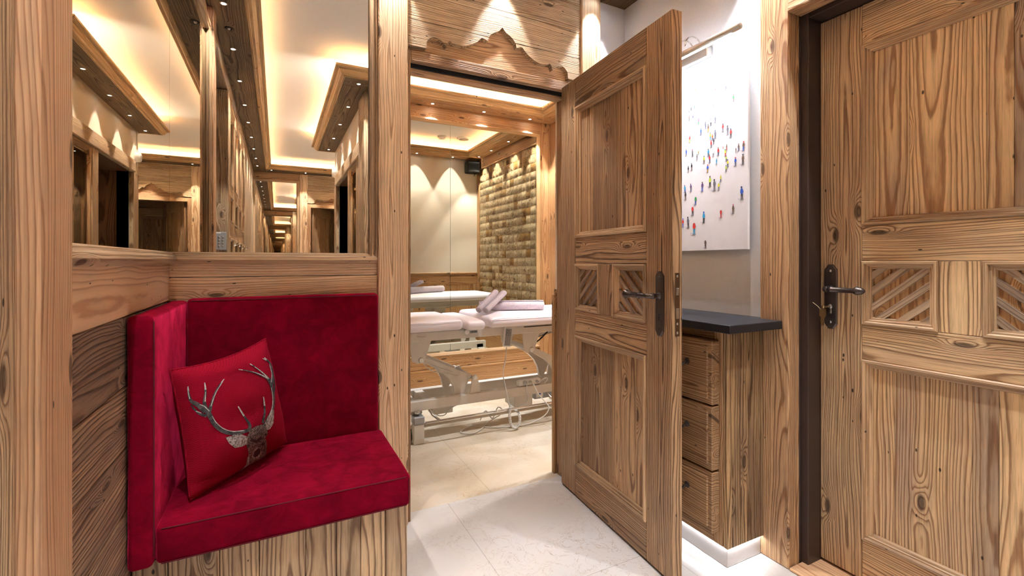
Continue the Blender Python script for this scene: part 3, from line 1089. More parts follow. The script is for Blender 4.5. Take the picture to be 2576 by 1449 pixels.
mb.box(2.392, 2.415, 2.13, 3.78, 0, .42, .004, g='y', tone=.25)
S('trim_34', mb, W['spa'], 'pine boards framing the stone tiled wall', 'wall panelling')
mb = MB().box(.1, 2.415, 3.72, 3.915, ZS, ZS + .02, .003, g='x', tone=.7).box(2.225, 2.415, 2.24, 3.72, ZS, ZS + .02, .003, g='y', tone=.7)
mb.box(.1, 2.415, 2.04, 2.225, ZS, ZS + .02, .003, g='x', tone=.5).box(.1, .30, 2.225, 3.72, ZS, ZS + .02, .003, g='y')
S('trim_35', mb, W['spa'], 'pine soffit around the treatment room ceiling', 'soffit')
# pillow-faced stone tiles
mb = MB()
ty, tz = .0983, .0905
for i in range(int(1.65 / ty + .5)):
    for j in range(21):
        y0, z0 = 2.13 + i * ty, .42 + j * tz
        sc, N = R.uniform(.006, .012), 5
        tl, tl2 = R.uniform(-.003, .003), R.uniform(-.003, .003)
        vs, fs = [], []
        for a in range(N):
            for b in range(N):
                u, v = a / (N - 1), b / (N - 1)
                bl = (1 - abs(2 * u - 1) ** 3) * (1 - abs(2 * v - 1) ** 3)
                h = .004 + sc * bl + bl * (tl * (u - .5) + tl2 * (v - .5)) * 2 + bl * .004 * mnoise.noise(Vector((y0 * 20 + u * 3, z0 * 20 + v * 3, 0)))
                vs.append((2.405 - h, y0 + .0012 + u * (ty - .0024), z0 + .0012 + v * (tz - .0024)))
        for a in range(N - 1):
            for b in range(N - 1):
                fs.append([a * N + b, (a + 1) * N + b, (a + 1) * N + b + 1, a * N + b + 1])
        mb.add(vs, fs, smooth=True)
mb.box(2.402, 2.415, 2.13, 3.78, .42, 2.315, .0005, tone=.05)
S('trim_36', mb, STONE, 'wall of square pillowed cream stone tiles, seen in the treatment room mirror', 'tiled wall')

# ---- mirrors on this side
SILL = [(-.004, 1.090), (.012, 1.090), (.020, 1.096), (.027, 1.106), (.024, 1.117), (.014, 1.123), (.011, 1.130), (0., 1.134), (-.004, 1.134)]
JAMBM = [(0, -.004), (0, .014), (.006, .022), (.014, .020), (.018, .012), (.026, .010), (.032, .018), (.038, .016), (.040, .004), (.040, -.004)]
t = thing('wall_mirror', 'large bronze mirror above the red backrest facing the corridor', 'mirror', (0, 1.953, 1.09))
obj('glass', MB().box(-.332, .335, 1.9525, 1.9565, 1.125, 2.325, .0003), MIRROR, t)
obj('sill', MB().extrude(SILL, (-.331, 1.953, 0), (0, -1, 0), (0, 0, 1), (1, 0, 0), .699, 1, 0), W['moulding'], t)
obj('side_moulding', MB().extrude([(a, b) for a, b in JAMBM], (.372, 1.953, 1.09), (-1, 0, 0), (0, -1, 0), (0, 0, 1), 1.26, 1, 1), W['moulding'], t)
obj('top_moulding', MB().extrude([(a, b) for a, b in JAMBM], (-.331, 1.953, 2.35), (0, 0, -1), (0, -1, 0), (1, 0, 0), .703, 0, 1), W['moulding'], t)
t = thing('wall_mirror', 'tall bronze mirror set square to the large back mirror', 'mirror', (-.331, 1.5, 1.09))
obj('glass', MB().box(-.3345, -.3305, 1.04, 1.9515, 1.125, 2.325, .0003), MIRROR, t)
obj('sill', MB().extrude(SILL, (-.331, 1.953, 0), (1, 0, 0), (0, 0, 1), (0, -1, 0), .944, 1, 0), W['moulding'], t)
obj('side_moulding', MB().extrude(JAMBM, (-.331, 1.0085, 1.134), (0, 1, 0), (1, 0, 0), (0, 0, 1), 1.216, 0, 1), W['moulding'], t)
obj('top_moulding', MB().extrude(JAMBM, (-.331, 1.953, 2.35), (0, 0, -1), (1, 0, 0), (0, -1, 0), .944, 0, 1), W['moulding'], t)
t = thing('wall_mirror', 'large two pane mirror behind the massage table', 'mirror', (1.2, 3.9, .268))
for a, b in ((.14, 1.366), (1.368, 2.25)):
    obj('glass', MB().box(a, b, 3.903, 3.908, .285, 2.32, .0003), MIRROR2, t)
obj('frame', MB().frame((.10, 3.9, 0), (1, 0, 0), (0, 0, 1), (0, -1, 0), 0, 2.18, .268, 2.342,
                        [(0, -.012), (0, .018), (.012, .020), (.026, .010), (.034, .004), (.034, -.012)]), W['crown'], t)
# ================================================================ DOORS
def clip_poly(poly, x0, x1, y0, y1):
    def cl(P, f, inter):
        out = []
        for i, p in enumerate(P):
            q = P[i - 1]
            if f(p):
                if not f(q):
                    out.append(inter(q, p))
                out.append(p)
            elif f(q):
                out.append(inter(q, p))
        return out

    def ix(v):
        return lambda a, b: (v, a[1] + (b[1] - a[1]) * (v - a[0]) / (b[0] - a[0]))

    def iy(v):
        return lambda a, b: (a[0] + (b[0] - a[0]) * (v - a[1]) / (b[1] - a[1]), v)
    for f, it in ((lambda p: p[0] >= x0, ix(x0)), (lambda p: p[0] <= x1, ix(x1)), (lambda p: p[1] >= y0, iy(y0)), (lambda p: p[1] <= y1, iy(y1))):
        if poly:
            poly = cl(poly, f, it)
    return poly


PMOULD = [(0, -.020), (0, .004), (.003, .0078), (.009, .0078), (.0118, .004), (.0122, -.001), (.0165, -.0015), (.0185, -.004), (.0185, -.008), (.0245, -.0095), (.027, -.0135), (.027, -.020)]


def door_leaf(root, mf, mp, th=.045):
    """panelled leaf in local axes: x along the width, front face at y=0 looking to -y"""
    Wd, Z0, Z1 = .78, .008, 1.958
    LV = lambda mb, nm, m, par=root: obj(nm, mb, m, par, local=True)
    for a, b in ((0, .135), (.645, Wd)):
        LV(MB().box(a, b, 0, th, Z0, Z1, .003, g='z', off=Vector((R.uniform(0, 30), R.uniform(-.02, .02), R.uniform(.02, .05)))), 'stile', mf)
    for a, b in ((Z0, .147), (.757, .875), (1.09, 1.21), (1.82, Z1)):
        LV(MB().box(.1355, .6445, 0.0005, th, a, b, .002, g='x', off=Vector((R.uniform(0, 30), R.uniform(-.03, .03), R.uniform(.02, .06)))), 'rail', mf)
    LV(MB().box(.340, .4375, 0.0005, th, .8755, 1.0895, .002, g='z'), 'muntin', mf)
    for nm, z0, z1 in (('lower_panel', .147, .757), ('upper_panel', 1.21, 1.82)):
        mb = MB()
        p = .136
        ws = [.125, .18, .055, .10, .05] if nm[0] == 'u' else [.085, .19, .055, .10, .08]
        for w in ws:
            w2 = w * .508 / sum(ws)
            mb.box(p + .0004, p + w2 - .0004, .018 + R.uniform(0, .0008), .034, z0 - .01, z1 + .01, .0008, g='z', off=Vector((R.uniform(0, 40), R.uniform(-.03, .03), R.uniform(.015, .08))))
            p += w2
        pn = LV(mb, nm, mp)
        obj('panel_moulding', MB().frame((0, 0, 0), (1, 0, 0), (0, 0, 1), (0, -1, 0), .1355, .6445, z0, z1, PMOULD), W['moulding'], pn, local=True)
    for s, x0, x1 in ((1, .1355, .3395), (-1, .438, .6445)):
        mb = MB()
        z0, z1 = .875, 1.09
        for q in range(3):
            w = (x1 - x0) / 3
            mb.box(x0 + q * w, x0 + (q + 1) * w, .020, .034, z0 - .005, z1 + .005, .001, g='z', tone=.6)
        pn = LV(mb, 'slatted_panel', W['spa'])
        mb = MB()
        d = Vector((math.cos(math.radians(41)) * s, math.sin(math.radians(41))))
        nn = Vector((-d.y, d.x))
        c = Vector(((x0 + x1) / 2, (z0 + z1) / 2))
        for q in range(-4, 5):
            o = c + nn * (q + .35) * .040
            hw = R.uniform(.0085, .0105)
            st = [o - d * .3 - nn * hw, o + d * .3 - nn * hw, o + d * .3 + nn * hw, o - d * .3 + nn * hw]
            P = clip_poly([(p.x, p.y) for p in st], x0 + .02, x1 - .02, z0 + .02, z1 - .02)
            if len(P) > 2:
                n = len(P)
                vs = [(x, .010, z) for x, z in P] + [(x, .021, z) for x, z in P]
                fs = [list(range(n)), list(range(n, 2 * n))] + [[i, (i + 1) % n, n + (i + 1) % n, n + i] for i in range(n)]
                mb.add(vs, fs, g=(d.x, 0, d.y))
        obj('slats', mb, W['greyslat'], pn, local=True)
        obj('panel_moulding', MB().frame((0, 0, 0), (1, 0, 0), (0, 0, 1), (0, -1, 0), x0, x1, z0, z1, PMOULD), W['moulding'], pn, local=True)


def lock_plate(root, u, y, sgn, zc, lever_dir, style, keyhole):
    """long iron plate with a lever; sgn -1 = front side"""
    hw, z0, z1 = .0215, zc - .142, zc + .087
    P = [(-hw, z0 + .018), (0 - .008, z0), (.008, z0), (hw, z0 + .018), (hw, z1 - .018), (.008, z1), (-.008, z1), (-hw, z1 - .018)]
    mb = MB()
    n = len(P)
    f = lambda q, s, d: [(u + a * s, y + sgn * d, b) for a, b in q]
    inner = [(a * .84, zc - .0275 + (b - zc + .0275) * .972) for a, b in P]
    vs = f(P, 1, 0) + f(P, 1, .003) + f(inner, 1, .0055)
    fs = [[i, (i + 1) % n, n + (i + 1) % n, n + i] for i in range(n)] + [[n + i, n + (i + 1) % n, 2 * n + (i + 1) % n, 2 * n + i] for i in range(n)] + [list(range(2 * n, 3 * n)), list(range(n))]
    mb.add(vs, fs)
    pl = obj('handle_plate', mb, IRON, root, local=True)
    mb = MB()
    for z in (z0 + .024, z1 - .022):
        mb.lathe([(0, .0005), (.0045, .0005), (.0045, 0)], 14, Matrix.Translation((u, y + sgn * .0058, z)) @ Matrix.Rotation(-sgn * PI / 2, 4, 'X'))
    obj('screw', mb, STEEL if style == 'ball' else DARKMET, pl, local=True)
    mb = MB()
    A = Matrix.Translation((u, y + sgn * .004, zc)) @ Matrix.Rotation(-sgn * PI / 2, 4, 'X')
    mb.lathe([(.0135, 0), (.0135, .004), (.0095, .007), (.009, .022), (.011, .026), (.011, .031), (.009, .036)], 18, A)
    pts, rad = [], []
    for i in range(7):
        a = i / 6 * PI / 2
        pts.append((u + lever_dir * .016 * (1 - math.cos(a)), y + sgn * (.034 + .016 * math.sin(a)), zc))
        rad.append(.0085)
    mb.tube(pts, rad, 14)
    L = .118
    Bx = Matrix.Translation((u + lever_dir * .014, y + sgn * .050, zc)) @ Matrix.Rotation(lever_dir * PI / 2, 4, 'Y')
    if style == 'trumpet':
        pr = [(.008, 0), (.0085, .03), (.0085, .036), (.0115, .038), (.0115, .041), (.0095, .043), (.0105, .095), (.0125, .105), (.0165, .112), (.0165, .116), (.010, .118), (0, .118)]
    else:
        pr = [(.008, 0), (.0085, .010), (.011, .012), (.011, .015), (.009, .017), (.0085, .082), (.0115, .085), (.0115, .088), (.014, .091), (.0145, .096), (.0125, .099), (.012, .101), (.011, .108), (.006, .115), (0, .117)]
    mb.lathe(pr, 18, Bx)
    obj('lever', mb, IRON, pl, local=True)
    mb = MB()
    if keyhole == 'old':
        mb.lathe([(0, .001), (.004, .001), (.004, 0)], 12, Matrix.Translation((u, y + sgn * .0053, zc - .068)) @ Matrix.Rotation(-sgn * PI / 2, 4, 'X'))
        mb.add([(u - .002, y + sgn * .0062, zc - .068), (u + .002, y + sgn * .0062, zc - .068), (u + .0035, y + sgn * .0062, zc - .086), (u - .0035, y + sgn * .0062, zc - .086)], [[0, 1, 2, 3]])
        obj('keyhole', mb, BLACKPL, pl, local=True)
    else:
        mb.lathe([(0, .004), (.0075, .004), (.0085, 0)], 16, Matrix.Translation((u, y + sgn * .0055, zc - .062)) @ Matrix.Rotation(-sgn * PI / 2, 4, 'X'))
        mb.box(u - .0045, u + .0045, y + sgn * .0055, y + sgn * .009, zc - .088, zc - .062, .003)
        obj('lock_cylinder', mb, STEEL, pl, local=True)
    return pl


d1 = thing('door_1', 'open panelled wooden door standing ajar in front of the ski picture', 'door', (1.2525, 1.930, 0), math.atan2(-.9971, -.0767), kind='structure')
door_leaf(d1, W['door'], W['panel'])
obj('rebate', MB().box(0.0, .006, .012, .045, .012, 1.955, .001, g='z', tone=.2), W['dark'], d1, local=True)
lock_plate(d1, .720, 0, -1, .980, -1, 'trumpet', 'old')
lock_plate(d1, .720, .045, 1, .980, -1, 'ball', 'old')
mb = MB().box(.7795, .7812, .012, .033, .845, 1.062, .0008)
lp = obj('lock_faceplate', mb, plain('bronze_plate', (.20, .13, .085), .35, .9), d1, local=True)
mb = MB().box(.780, .7835, .016, .029, .985, 1.010, .002).box(.780, .7822, .016, .029, .905, .940, .0008)
for z in (.857, .888, 1.050):
    mb.lathe([(0, .001), (.004, .001), (.0045, 0)], 12, Matrix.Translation((.7812, .0225, z)) @ Matrix.Rotation(PI / 2, 4, 'Y'))
obj('latch', mb, STEEL, lp, local=True)

d2 = thing('door_2', 'closed panelled pale wooden door with a key in its lock', 'door', (1.77, .999, .012), -PI / 2, kind='structure')
door_leaf(d2, W['door2'], W['panel2'])
lock_plate(d2, .038, 0, -1, .990, 1, 'ball', 'cyl')
# key with tag and string hanging in the lock
t = thing('door_key', 'brass key with a tag and string in the lock of the closed pale door', 'key', (1.765, .961, .85))
mb = MB()
kx, ky, kz = 1.757, .961, .940
mb.tube([(kx, ky, kz), (kx - .030, ky + .004, kz - .002)], .0032, 10)
mb.lathe([(.005, 0), (.0055, .004), (.005, .008)], 14, Matrix.Translation((kx - .026, ky + .003, kz)) @ Matrix.Rotation(-PI / 2, 4, 'Y'))
obj('shank', mb, BRASS, t)
mb = MB()
P = [(-.011, 0), (.011, 0), (.011, -.026), (.006, -.030), (.007, -.044), (.004, -.060), (-.002, -.060), (-.004, -.040), (-.011, -.022)]
n = len(P)
vs = [(kx - .026, ky + .008 + a, kz - .008 + b) for a, b in P] + [(kx - .0235, ky + .008 + a, kz - .008 + b) for a, b in P]
mb.add(vs, [list(range(n)), list(range(n, 2 * n))] + [[i, (i + 1) % n, n + (i + 1) % n, n + i] for i in range(n)])
obj('tag', mb, BRASS, t)
obj('string', MB().tube([(kx - .026, ky + .014, kz - .01), (kx - .030, ky + .022, kz + .000), (kx - .034, ky + .035, kz + .012), (kx - .036, ky + .050, kz + .016)], .0012, 6), STRING, t)

# far door leaves, seen in the mirrors
d3 = thing('door_3', 'half open wooden door in the far doorway, seen in the back mirror', 'door', (.475, YF - .06, 0), math.radians(-62), kind='structure')
door_leaf(d3, W['panel'], W['panel'])
d4 = thing('door_4', 'closed panelled wooden door in the room behind the far doorway, seen in the back mirror', 'door', (1.42, -5.37, 0), PI, kind='structure')
door_leaf(d4, W['door2'], W['panel'])

# ---- wardrobe of four narrow doors (seen in the back mirror)
t = thing('wardrobe', 'built-in wardrobe with four narrow panelled doors, seen in the back mirror', 'wardrobe', (-.4, -.97, 0))
obj('carcass', MB().box(-.49, -.345, -1.885, -.065, 0, 2.34, .002, g='z'), W['panel'], t)
for i in range(4):
    y1 = -.07 - i * .4525
    y0 = y1 - .448
    mb = MB()
    for a, b in ((y0, y0 + .07), (y1 - .07, y1)):
        mb.box(-.345, -.318, a, b, .02, 2.33, .002, g='z')
    for a, b in ((.02, .14), (.80, .88), (1.28, 1.40), (1.60, 1.68), (2.22, 2.33)):
        mb.box(-.345, -.318, y0 + .07, y1 - .07, a, b, .002, g='y')
    mb.box(-.345, -.332, y0 + .07, y1 - .07, .14, 2.22, .001, g='z')
    dr = obj('door', mb, W['door2'], t)
    mb = MB()
    for a, b in ((.88, 1.28), (1.40, 1.60), (1.68, 2.22), (.14, .80)):
        mb.frame((-.318, y1 - .07, 0), (0, -1, 0), (0, 0, 1), (1, 0, 0), 0, .308, a, b, [(0, -.01), (0, .004), (.008, .006), (.022, -.006), (.022, -.01)])
    obj('panel_moulding', mb, W['moulding'], dr)
    hy = y0 + .03 if i % 2 == 0 else y1 - .03
    if i in (0, 2):
        mb = MB().lathe([(.010, 0), (.010, .006), (.006, .010), (.006, .03), (.013, .034), (.016, .042), (.012, .05), (0, .052)], 14,
                        Matrix.Translation((-.318, hy, 1.235)) @ Matrix.Rotation(PI / 2, 4, 'Y'))
        obj('knob', mb, CHROME, dr)
t = thing('keypad', 'grey push button keypad on a rough post, seen in the back mirror', 'keypad', (-.36, .002, 1.18))
obj('housing', MB().box(-.392, -.325, 0, .014, 1.182, 1.312, .004), GREYPLAST, t)
mb = MB()
for i in range(2):
    for j in range(4):
        mb.lathe([(0, .005), (.006, .004), (.007, 0)], 12, Matrix.Translation((-.372 + i * .024, .014, 1.214 + j * .021)) @ Matrix.Rotation(-PI / 2, 4, 'X'))
obj('buttons', mb, STEEL, t)
obj('label_strip', MB().box(-.388, -.360, .014, .0148, 1.300, 1.309, .0003), WHITEPL, t)
t = thing('alarm_sounder', 'round white alarm sounder at the corner of the cream wall, seen in the mirrors', 'alarm', (.615, -2.10, 2.12))
A = Matrix.Translation((.638, -2.09, 2.175)) @ Matrix.Rotation(-PI / 2, 4, 'Y')
obj('housing', MB().lathe([(.05, 0), (.05, .035), (.044, .045), (0, .045)], 24, A), WHITEPL, t)
mb = MB()
for i in range(5):
    mb.box(.590, .5925, -2.115, -2.065, 2.158 + i * .008, 2.161 + i * .008, .0005)
obj('grille', mb, GREYPLAST, t)

# ================================================================ BENCH
t = thing('bench_base', 'boxed bench base of upright brown planks under the red seat', 'bench', (.02, 1.7, 0))
mb = MB()
ws = [.075, .115, .095, .12, .085, .07, .075, .07]
sw = sum(ws)
planks(mb, 'z', 0, .330, [w * .704 / sw for w in ws], -.330, (1.482, 1.497), 'y', jit=.001)
obj('front_panel', mb, W['seatplank'], t)
obj('side_panel', MB().box(.358, .374, 1.498, 1.917, 0, .330, .002, g='y'), W['seatplank'], t)
obj('seat_board', MB().box(-.329, .357, 1.498, 1.94, .30, .331, .002, g='x'), W['seatplank'], t)


def wrinkle(amp, sc, seed=0.):
    def d(p, n):
        v = mnoise.noise(Vector((p.x * sc + seed, p.y * sc, p.z * sc))) + .5 * mnoise.noise(Vector((p.x * sc * 2.3, p.y * sc * 2.3 + seed, p.z * sc * 2.3)))
        return n * (amp * v)
    return d


def cushion(name, lo, hi, r, n, label, cat, seams, amp=.003):
    t = thing(name, label, cat, ((lo[0] + hi[0]) / 2, (lo[1] + hi[1]) / 2, lo[2]))
    obj('cover', MB().rbox(lo, hi, r, n, wrinkle(amp, 9, lo[0] * 7)), VELVET, t)
    mb = MB()
    for a, b in seams:
        a, b = Vector(a), Vector(b)
        mb.tube([a.lerp(b, i / 12) for i in range(13)], .0016, 6)
    obj('seam', mb, plain('seam_thread', (.11, .002, .008), .9), t)
    return t


cushion('backrest_cushion', (-.273, 1.890, .334), (.361, 1.944, .973), .014, (16, 3, 16), 'red velvet backrest cushion below the back mirror', 'cushion', [((-.26, 1.8895, .966), (.35, 1.8895, .966))], .0012)
cushion('side_cushion', (-.329, 1.432, .334), (-.276, 1.944, .965), .014, (3, 14, 16), 'red velvet side cushion against the weathered planks', 'cushion', [((-.2755, 1.44, .36), (-.2755, 1.44, .95))], .0012)
cushion('seat_cushion', (-.274, 1.436, .334), (.373, 1.886, .434), .016, (26, 20, 5), 'thick red velvet seat cushion on the plank bench', 'cushion',
        [((-.26, 1.4375, .427), (.360, 1.4375, .427)), ((.3675, 1.4355, .345), (.3675, 1.4355, .423)), ((-.26, 1.4355, .341), (.360, 1.4355, .341))], .0022)

# ---- pillow with a stag
BL, BR, TL, TR = Vector((-.216, 1.540, .442)), Vector((.030, 1.862, .446)), Vector((-.264, 1.560, .802)), Vector((-.036, 1.800, .836))
PN = ((BR - BL) + (TR - TL)).cross((TL - BL) + (TR - BR)).normalized()
if PN.y > 0:
    PN = -PN


def pillow_pt(s, t, side, lift=0.):
    """s,t in 0..1; side +1 front, -1 back"""
    # edges pulled in between the corners
    ss = .5 + (s - .5) * (1 - .055 * 4 * t * (1 - t))
    tt = t - (.05 * t * t) * 4 * s * (1 - s)
    p = BL * (1 - ss) * (1 - tt) + BR * ss * (1 - tt) + TL * (1 - ss) * tt + TR * ss * tt
    e = max(0., (1 - abs(2 * s - 1) ** 2.6)) * max(0., (1 - abs(2 * t - 1) ** 2.6))
    h = .072 * e ** .55
    h += .010 * math.exp(-((t - .93) / .035) ** 2) * math.exp(-((s - .42) / .25) ** 2) * (side > 0)
    w = .0060 * mnoise.noise(Vector((s * 5, t * 5, side))) * min(1, e * 3)
    crease = .012 * math.exp(-((t - .10) / .05) ** 2) * (1 - s) * min(1, e * 6) if side > 0 else 0
    return p + PN * (side * (h + w - crease) + lift)


t = thing('pillow', 'red herringbone pillow printed with a stag head leaning in the bench corner', 'pillow', (BL + BR) / 2 - Vector((0, 0, .004)))
mb = MB()
N = 36
vs, fs, gr = [], [], []
for side in (1, -1):
    for i in range(N + 1):
        for j in range(N + 1):
            vs.append(pillow_pt(i / N, j / N, side))
            gr.append(Vector((i / N * .42, j / N * .40, 0)))
o2 = (N + 1) ** 2
for i in range(N):
    for j in range(N):
        a = i * (N + 1) + j
        q = [a, a + N + 1, a + N + 2, a + 1]
        fs.append(q)
        fs.append([o2 + k for k in reversed(q)])
mb.add(vs, fs, smooth=True)
mb.g = gr
cv = obj('cover', mb, HERR, t)
mb = MB()
rim = [pillow_pt(i / 24, 0, 1) for i in range(25)] + [pillow_pt(1, i / 24, 1) for i in range(1, 25)] + [pillow_pt(1 - i / 24, 1, 1) for i in range(1, 25)] + [pillow_pt(0, 1 - i / 24, 1) for i in range(1, 25)]
mb.tube(rim, .0028, 6)
obj('piping', mb, HERR, t)

PC = (BL + BR + TL + TR) / 4


def pil_st(x, y):
    """crop coordinates of the stag -> s,t on the pillow"""
    X, Y = 400 + x / 3.294, 840 + y / 3.294
    s, q = .5, .5
    # aim on the bulged front surface by a few Newton steps in the picture of the pillow
    o = Vector((0, 0, CAM_H))

    def proj(p):
        d = p - o
        dep = d.x * SA + d.y * CA
        return Vector((CX + F_PX * (d.x * CA - d.y * SA) / dep, HY - F_PX * d.z / dep))
    tgt = Vector((X, Y))
    for _ in range(12):
        p = proj(pillow_pt(s, q, 1))
        e = 1e-3
        a = (proj(pillow_pt(s + e, q, 1)) - p) / e
        b = (proj(pillow_pt(s, q + e, 1)) - p) / e
        det = a.x * b.y - a.y * b.x
        d = tgt - p
        ds, dq = (d.x * b.y - d.y * b.x) / det, (a.x * d.y - a.y * d.x) / det
        s, q = min(.995, max(.005, s + ds * .8)), min(.995, max(.005, q + dq * .8))
    return Vector((s, q, 0))


def patch(mb, crop, lift=.0012, maxe=.035, mi=0):
    P = [pil_st(*c) for c in crop]
    bm = bmesh.new()
    vs = [bm.verts.new(p) for p in P]
    for tri in tessellate_polygon([P]):
        try:
            bm.faces.new([vs[i] for i in tri])
        except ValueError:
            pass
    for _ in range(5):
        es = [e for e in bm.edges if e.calc_length() > maxe]
        if not es:
            break
        bmesh.ops.subdivide_edges(bm, edges=es, cuts=1)
        bmesh.ops.triangulate(bm, faces=bm.faces[:])
    bm.verts.index_update()
    mb.add([pillow_pt(v.co.x, v.co.y, 1, lift) for v in bm.verts], [[v.index for v in f.verts] for f in bm.faces], mi=mi, smooth=True)
    bm.free()


def ribbon(mb, pts, w0, w1, lift=.0016, mi=0, tip=None):
    """tapering stroke through crop points"""
    P = [Vector((a, b, 0)) for a, b in pts]
    fine = []
    for i in range(len(P) - 1):
        p0, p1, p2, p3 = P[max(i - 1, 0)], P[i], P[i + 1], P[min(i + 2, len(P) - 1)]
        for k in range(5):
            u = k / 5
            fine.append(.5 * ((2 * p1) + (p2 - p0) * u + (2 * p0 - 5 * p1 + 4 * p2 - p3) * u * u + (3 * p1 - p0 - 3 * p2 + p3) * u ** 3))
    fine.append(P[-1])
    n = len(fine)
    L, Rr = [], []
    for i, p in enumerate(fine):
        d = (fine[min(i + 1, n - 1)] - fine[max(i - 1, 0)]).normalized()
        nn = Vector((-d.y, d.x, 0))
        w = (w0 + (w1 - w0) * i / (n - 1)) / 2
        L.append(p + nn * w)
        Rr.append(p - nn * w)

    def S3(q):
        st = pil_st(q.x, q.y)
        return pillow_pt(st.x, st.y, 1, lift)
    vl, vr = [S3(q) for q in L], [S3(q) for q in Rr]
    vs = vl + vr
    for i in range(n - 1):
        m_ = mi
        if tip is not None and i / (n - 1) > tip:
            m_ = 1
        mb.add([vl[i], vl[i + 1], vr[i + 1], vr[i]], [[0, 1, 2, 3]], mi=m_, smooth=True)


ANT_L = [([(752, 790), (690, 812), (600, 822), (520, 800), (460, 750), (425, 690), (395, 640), (350, 600)], 26, 50, None),
         ([(380, 640), (320, 590), (262, 555), (243, 500), (236, 435)], 50, 8, .8), ([(385, 620), (372, 570), (382, 480), (375, 404)], 38, 7, .72),
         ([(415, 640), (432, 580), (470, 470), (536, 374)], 32, 7, .85), ([(390, 680), (330, 660), (285, 620), (262, 590)], 26, 10, None),
         ([(748, 800), (745, 745), (700, 680), (652, 600)], 30, 8, .6)]
ANT_R = [([(868, 760), (900, 700), (938, 620), (945, 520), (930, 430), (900, 370)], 22, 24, None), ([(915, 380), (850, 345), (760, 312), (656, 294)], 20, 5, .85),
         ([(925, 390), (880, 345), (815, 290), (750, 247)], 20, 6, .85), ([(932, 430), (938, 340), (920, 250), (870, 197)], 22, 8, .8),
         ([(945, 520), (955, 430), (940, 320), (912, 240), (856, 203)], 11, 5, .8), ([(856, 740), (872, 660), (870, 580), (862, 520)], 22, 7, .55)]
HI_L = [[(700, 800), (610, 808), (530, 785), (470, 735), (435, 680)], [(412, 640), (370, 600), (330, 585)], [(250, 540), (238, 490), (234, 450)], [(378, 560), (380, 480)], [(425, 600), (465, 490), (520, 400)], [(300, 640), (345, 655)]]
HI_R = [[(905, 690), (934, 610), (938, 520), (925, 440)], [(895, 368), (840, 338), (770, 312)], [(905, 372), (850, 318), (790, 274)], [(925, 400), (930, 330), (910, 250)]]
for ant, hi in ((ANT_L, HI_L), (ANT_R, HI_R)):
    mb = MB()
    for pts, w0, w1, tip in ant:
        ribbon(mb, pts, w0, w1, tip=tip)
    for pts in hi:
        ribbon(mb, pts, 9, 5, lift=.0022, mi=1)
    obj('antler_print', mb, [ANTLER, ANTLERTIP], cv)
mb = MB()
patch(mb, [(752, 795), (800, 765), (850, 750), (900, 770), (897, 830), (880, 860), (890, 940), (878, 1010), (845, 1040), (790, 1060), (740, 1090), (695, 1142), (715, 1095), (735, 1020), (728, 940), (715, 900), (728, 850)])
obj('head_print', mb, FUR, cv)
mb = MB()
patch(mb, [(728, 850), (650, 822), (600, 845), (548, 858), (580, 910), (625, 945), (680, 935), (722, 915)], .0016)
obj('ear_print', mb, PALEFUR, cv)
mb = MB()
patch(mb, [(872, 745), (900, 690), (940, 620), (950, 640), (945, 740), (915, 790), (890, 795)], .0016)
obj('ear_print', mb, PALEFUR, cv)
mb = MB()
patch(mb, [(695, 1142), (720, 1085), (738, 1010), (748, 1020), (742, 1075)], .0018)
patch(mb, [(765, 1020), (775, 975), (810, 940), (840, 945), (845, 985), (825, 1030), (775, 1050)], .0018)
obj('muzzle_print', mb, PALEFUR, cv)
mb = MB()
patch(mb, [(775, 1012), (790, 970), (820, 945), (838, 955), (835, 985), (812, 1012), (790, 1025)], .0024)
patch(mb, [(722, 930), (735, 915), (752, 922), (745, 935)], .0022)
patch(mb, [(868, 840), (880, 822), (892, 828), (884, 848)], .0022)
patch(mb, [(752, 860), (800, 880), (840, 850), (850, 870), (800, 905), (760, 890)], .0018)
patch(mb, [(845, 910), (865, 895), (870, 920), (850, 930)], .0018)
obj('nose_print', mb, STAGDARK, cv)
# ================================================================ SIDEBOARD
t = thing('sideboard', 'wooden sideboard with three deep drawers behind the open door', 'cabinet', (1.53, 1.5, 0))
mb = MB()
for (a, b, q) in ((1.428, 1.452, .95), (1.452, 1.50, .5), (1.50, 1.536, .7), (1.536, 1.625, .3)):
    mb.box(a + .0005, b, 1.12, 1.14, .073, .856, .002, g='z', tone=q)
obj('end_panel', mb, W['cabside'], t)
mb = MB().box(1.428, 1.45, 1.141, 1.18, .073, .856, .002, g='z', tone=.75).box(1.428, 1.45, 1.86, 1.90, .073, .856, .002, g='z')
mb.box(1.428, 1.45, 1.18, 1.86, .818, .856, .002, g='y', tone=.3).box(1.428, 1.45, 1.18, 1.86, .073, .118, .002, g='y', tone=.7)
for z in (.580, .343):
    mb.box(1.432, 1.45, 1.18, 1.86, z - .012, z + .012, .002, g='y', tone=.1)
obj('face_frame', mb, W['cabinet'], t)
obj('carcass', MB().box(1.45, 1.655, 1.14, 1.92, .075, .856, .002, g='z'), W['cabinet'], t)
